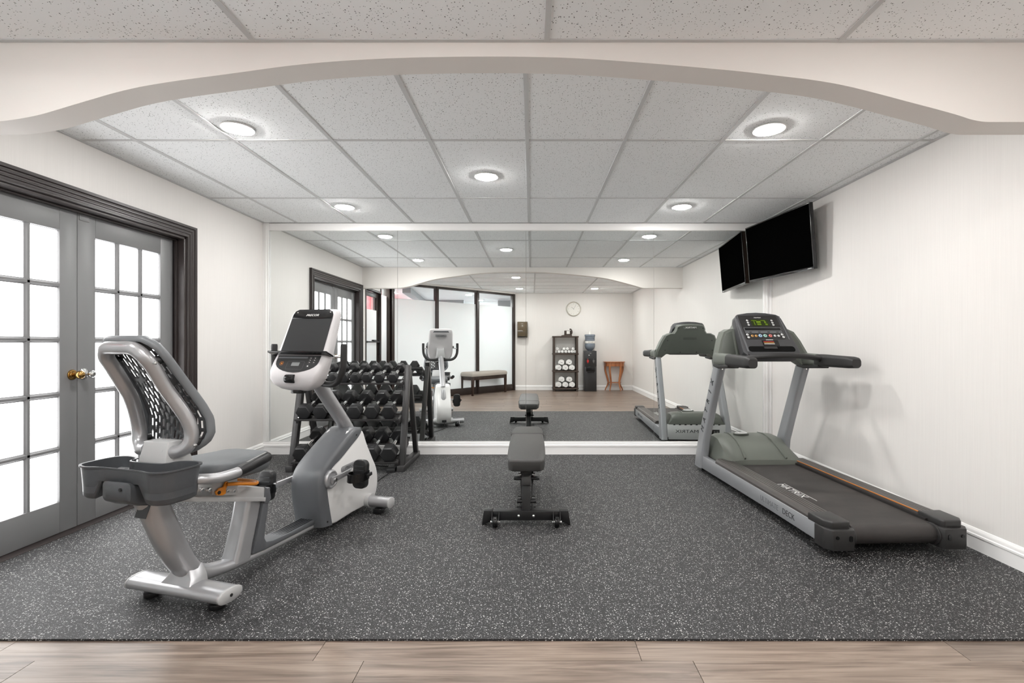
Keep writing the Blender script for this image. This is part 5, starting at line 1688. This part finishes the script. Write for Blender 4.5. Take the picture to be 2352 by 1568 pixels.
MB().lathe([(0.055, 0.0), (0.060, 0.014), (0.085, 0.03), (0.112, 0.06), (0.126, 0.10), (0.129, 0.155), (0.122, 0.168), (0.122, 0.174), (0.124, 0.180), (0.122, 0.24), (0.116, 0.250), (0.123, 0.262), (0.123, 0.285), (0.115, 0.296), (0.124, 0.308), (0.124, 0.328), (0.117, 0.338), (0.129, 0.350), (0.130, 0.385), (0.124, 0.400), (0.05, 0.402), (0.0, 0.400)], 32).build('shell', 'bottle_blue', bt, smooth=40)
lb = MB().lathe([(0.1245, 0.182), (0.1262, 0.184), (0.1262, 0.238), (0.1245, 0.240)], 32, caps=False).build('label_band', 'paper', bt, smooth=40)
text('lettering', 'WATER', 0.030, 'lettering_dark', lb, frame((0, 0.1264, 0.212), (-1, 0, 0), (0, 0, 1)), 0.0006, 1.2)
cc = MB().lathe([(0.032, 0.0), (0.030, 0.002), (0.004, 0.120), (0.0, 0.122)], 20).build('paper_cone', 'paper', None, smooth=40, loc=(1.435, YB + 0.19, WOOD + 0.985 + 0.402))
tag(cc, 'white paper cone cup standing on the water bottle', 'cup')

# half round side table
tbl = thing('side_table', 'small orange brown wooden table with curved legs by the corner', 'table', (2.045, YB + 0.03, WOOD))
TW, TD = 0.525, 0.30


def half(rx, ry, n=18):
    return [(rx * math.cos(PI * k / n), ry * math.sin(PI * k / n)) for k in range(n + 1)]


def dshape(w, d, r=0.16):
    pts_ = [(-w / 2, 0.0)]
    pts_ += [(-w / 2 + r - r * math.cos(PI / 2 * k / 6), d - r + r * math.sin(PI / 2 * k / 6)) for k in range(7)]
    pts_ += [(w / 2 - r + r * math.sin(PI / 2 * k / 6), d - r + r * math.cos(PI / 2 * k / 6)) for k in range(7)]
    return pts_ + [(w / 2, 0.0)]


MB().prism(dshape(TW, TD), 'z', 0.700, 0.718).build('table_top', 'table_wood', tbl, bevel=0.004)
MB().prism([(x, y + 0.004) for x, y in dshape(TW - 0.05, TD - 0.035, 0.14)], 'z', 0.605, 0.700).build('apron', 'table_wood', tbl, bevel=0.003)
for x, y, ox, oy in ((-0.21, 0.05, -1, 0.2), (0.21, 0.05, 1, 0.2), (0.13, 0.245, 0.45, 1), (-0.13, 0.245, -0.45, 1)):
    pth = [(x, y, 0.70), (x + 0.006 * ox, y + 0.004 * oy, 0.60), (x + 0.004 * ox, y, 0.50), (x - 0.028 * ox, y - 0.012 * oy, 0.38), (x - 0.062 * ox, y - 0.02 * oy, 0.25), (x - 0.066 * ox, y - 0.02 * oy, 0.19), (x - 0.045 * ox, y - 0.014 * oy, 0.12), (x - 0.004 * ox, y, 0.045), (x + 0.010 * ox, y + 0.006 * oy, 0.0)]
    MB().tube(smooth_path(pth, 3), [0.029 - 0.0007 * k for k in range(25)], 10, up=(0, 1, 0), power=3).build('leg', 'table_wood', tbl, smooth=50)
MB().prism([(x * 0.62, 0.04 + y * 0.65) for x, y in dshape(TW, TD, 0.15)], 'z', 0.195, 0.212).build('lower_shelf', 'table_wood', tbl, bevel=0.003)

# wall clock
ck = thing('wall_clock', 'round white wall clock above the towel shelves', 'clock', (1.05, YB, 2.018))
Mc = rot(-PI / 2, 0, 0).to_4x4()
MB().lathe([(0.180, 0.0), (0.185, 0.012), (0.180, 0.030), (0.168, 0.036), (0.158, 0.030), (0.156, 0.014)], 48, Mc, caps=False).build('rim', 'clock_rim', ck, smooth=50)
MB().lathe([(0.170, 0.004), (0.160, 0.016), (0.0, 0.016)], 48, Mc).build('face', 'clock_white', ck, smooth=40)
for h in range(1, 13):
    a = PI / 2 - 2 * PI * h / 12
    text('numeral', str(h), 0.026, 'label_grey', ck, frame((-0.128 * math.cos(a), 0.0165, 0.128 * math.sin(a)), (-1, 0, 0), (0, 0, 1)), 0.0004)
for nm, deg, L_, w_ in (('hour_hand', 50, 0.07, 0.006), ('minute_hand', 330, 0.11, 0.004)):
    a = math.radians(90 - deg)
    d = Vector((-math.cos(a), 0, math.sin(a)))
    M = frame((0, 0.019, 0), Vector((d.z, 0, -d.x)), d)
    MB().prism([(-w_ / 2, -0.015), (w_ / 2, -0.015), (w_ / 2, L_), (-w_ / 2, L_)], 'z', -0.0008, 0.0008, M).build(nm, 'label_grey', ck)

# paper towel dispenser
dp = thing('towel_dispenser', 'smoky brown paper towel dispenser on the wall beside the glass partition', 'dispenser', (-0.228, YB, 1.505))
MB().loft([[Vector((x, y, z)) for x, y in ((-0.120, 0.0), (0.120, 0.0), (0.120, dd), (-0.120, dd))] for z, dd in ((-0.19, 0.15), (-0.165, 0.165), (-0.04, 0.19), (0.06, 0.20), (0.14, 0.185), (0.185, 0.14), (0.192, 0.10))]).build('cover', 'dispenser', dp, bevel=0.010, seg=3)
bx('base', (-0.126, 0.0, -0.20), (0.126, 0.10, 0.19), 'dispenser_dark', dp, 0.006)
bx('seam', (-0.122, 0.165, -0.066), (0.122, 0.189, -0.060), 'label_grey', dp, 0.001)
bx('paper_slot', (-0.10, 0.06, -0.195), (0.10, 0.163, -0.170), 'black_gloss', dp, 0.004)
text('lettering', 'enMotion', 0.034, 'lettering_white', dp, frame((-0.050, 0.1945, -0.035), (-1, 0, 0), (0, 0.12, 1)), 0.0005, 1.0)

# light switch on the left wall
ls = thing('light_switch', 'white light switch plate on the wall between the French doors and the glass door', 'switch', (XL, 2.085, 1.385))
bx('plate', (0.0, -0.036, -0.058), (0.006, 0.036, 0.058), 'white_paint', ls, 0.002)
bx('rocker', (0.004, -0.016, -0.033), (0.010, 0.016, 0.033), 'paper', ls, 0.002)

# upholstered bench along the glass partition
ub = thing('upholstered_bench', 'grey fabric topped bench with dark wooden legs beside the glass partition', 'bench', (-1.105, -1.075, WOOD), math.radians(-52) + PI)
BL, BD = 1.16, 0.40
secs = []
for z, k in ((0.425, 0.0), (0.430, 0.012), (0.47, 0.016), (0.495, 0.010), (0.512, -0.006), (0.520, -0.03)):
    secs.append([Vector((p, q, z + (0.008 * (1 - (p / (BL / 2)) ** 2) if z > 0.49 else 0))) for p, q in rrect(BL + 2 * k, BD + 2 * k, 0.035, 4)])
MB().loft(secs).build('cushion', 'bench_fabric', ub, smooth=60)
for sy in (-1, 1):
    bx('apron', (-BL / 2 + 0.02, sy * (BD / 2 - 0.032), 0.345), (BL / 2 - 0.02, sy * (BD / 2 - 0.012), 0.425), 'dark_wood', ub, 0.003)
for sx in (-1, 1):
    bx('side_apron', (sx * (BL / 2 - 0.032), -BD / 2 + 0.02, 0.345), (sx * (BL / 2 - 0.012), BD / 2 - 0.02, 0.425), 'dark_wood', ub, 0.003)
    for sy in (-1, 1):
        MB().loft([[Vector((sx * (BL / 2 - 0.028) + p, sy * (BD / 2 - 0.028) + q, z)) for p, q in ((-w_, -w_), (w_, -w_), (w_, w_), (-w_, w_))] for z, w_ in ((0.0, 0.019), (0.30, 0.025), (0.425, 0.025))]).build('leg', 'dark_wood', ub, bevel=0.002)
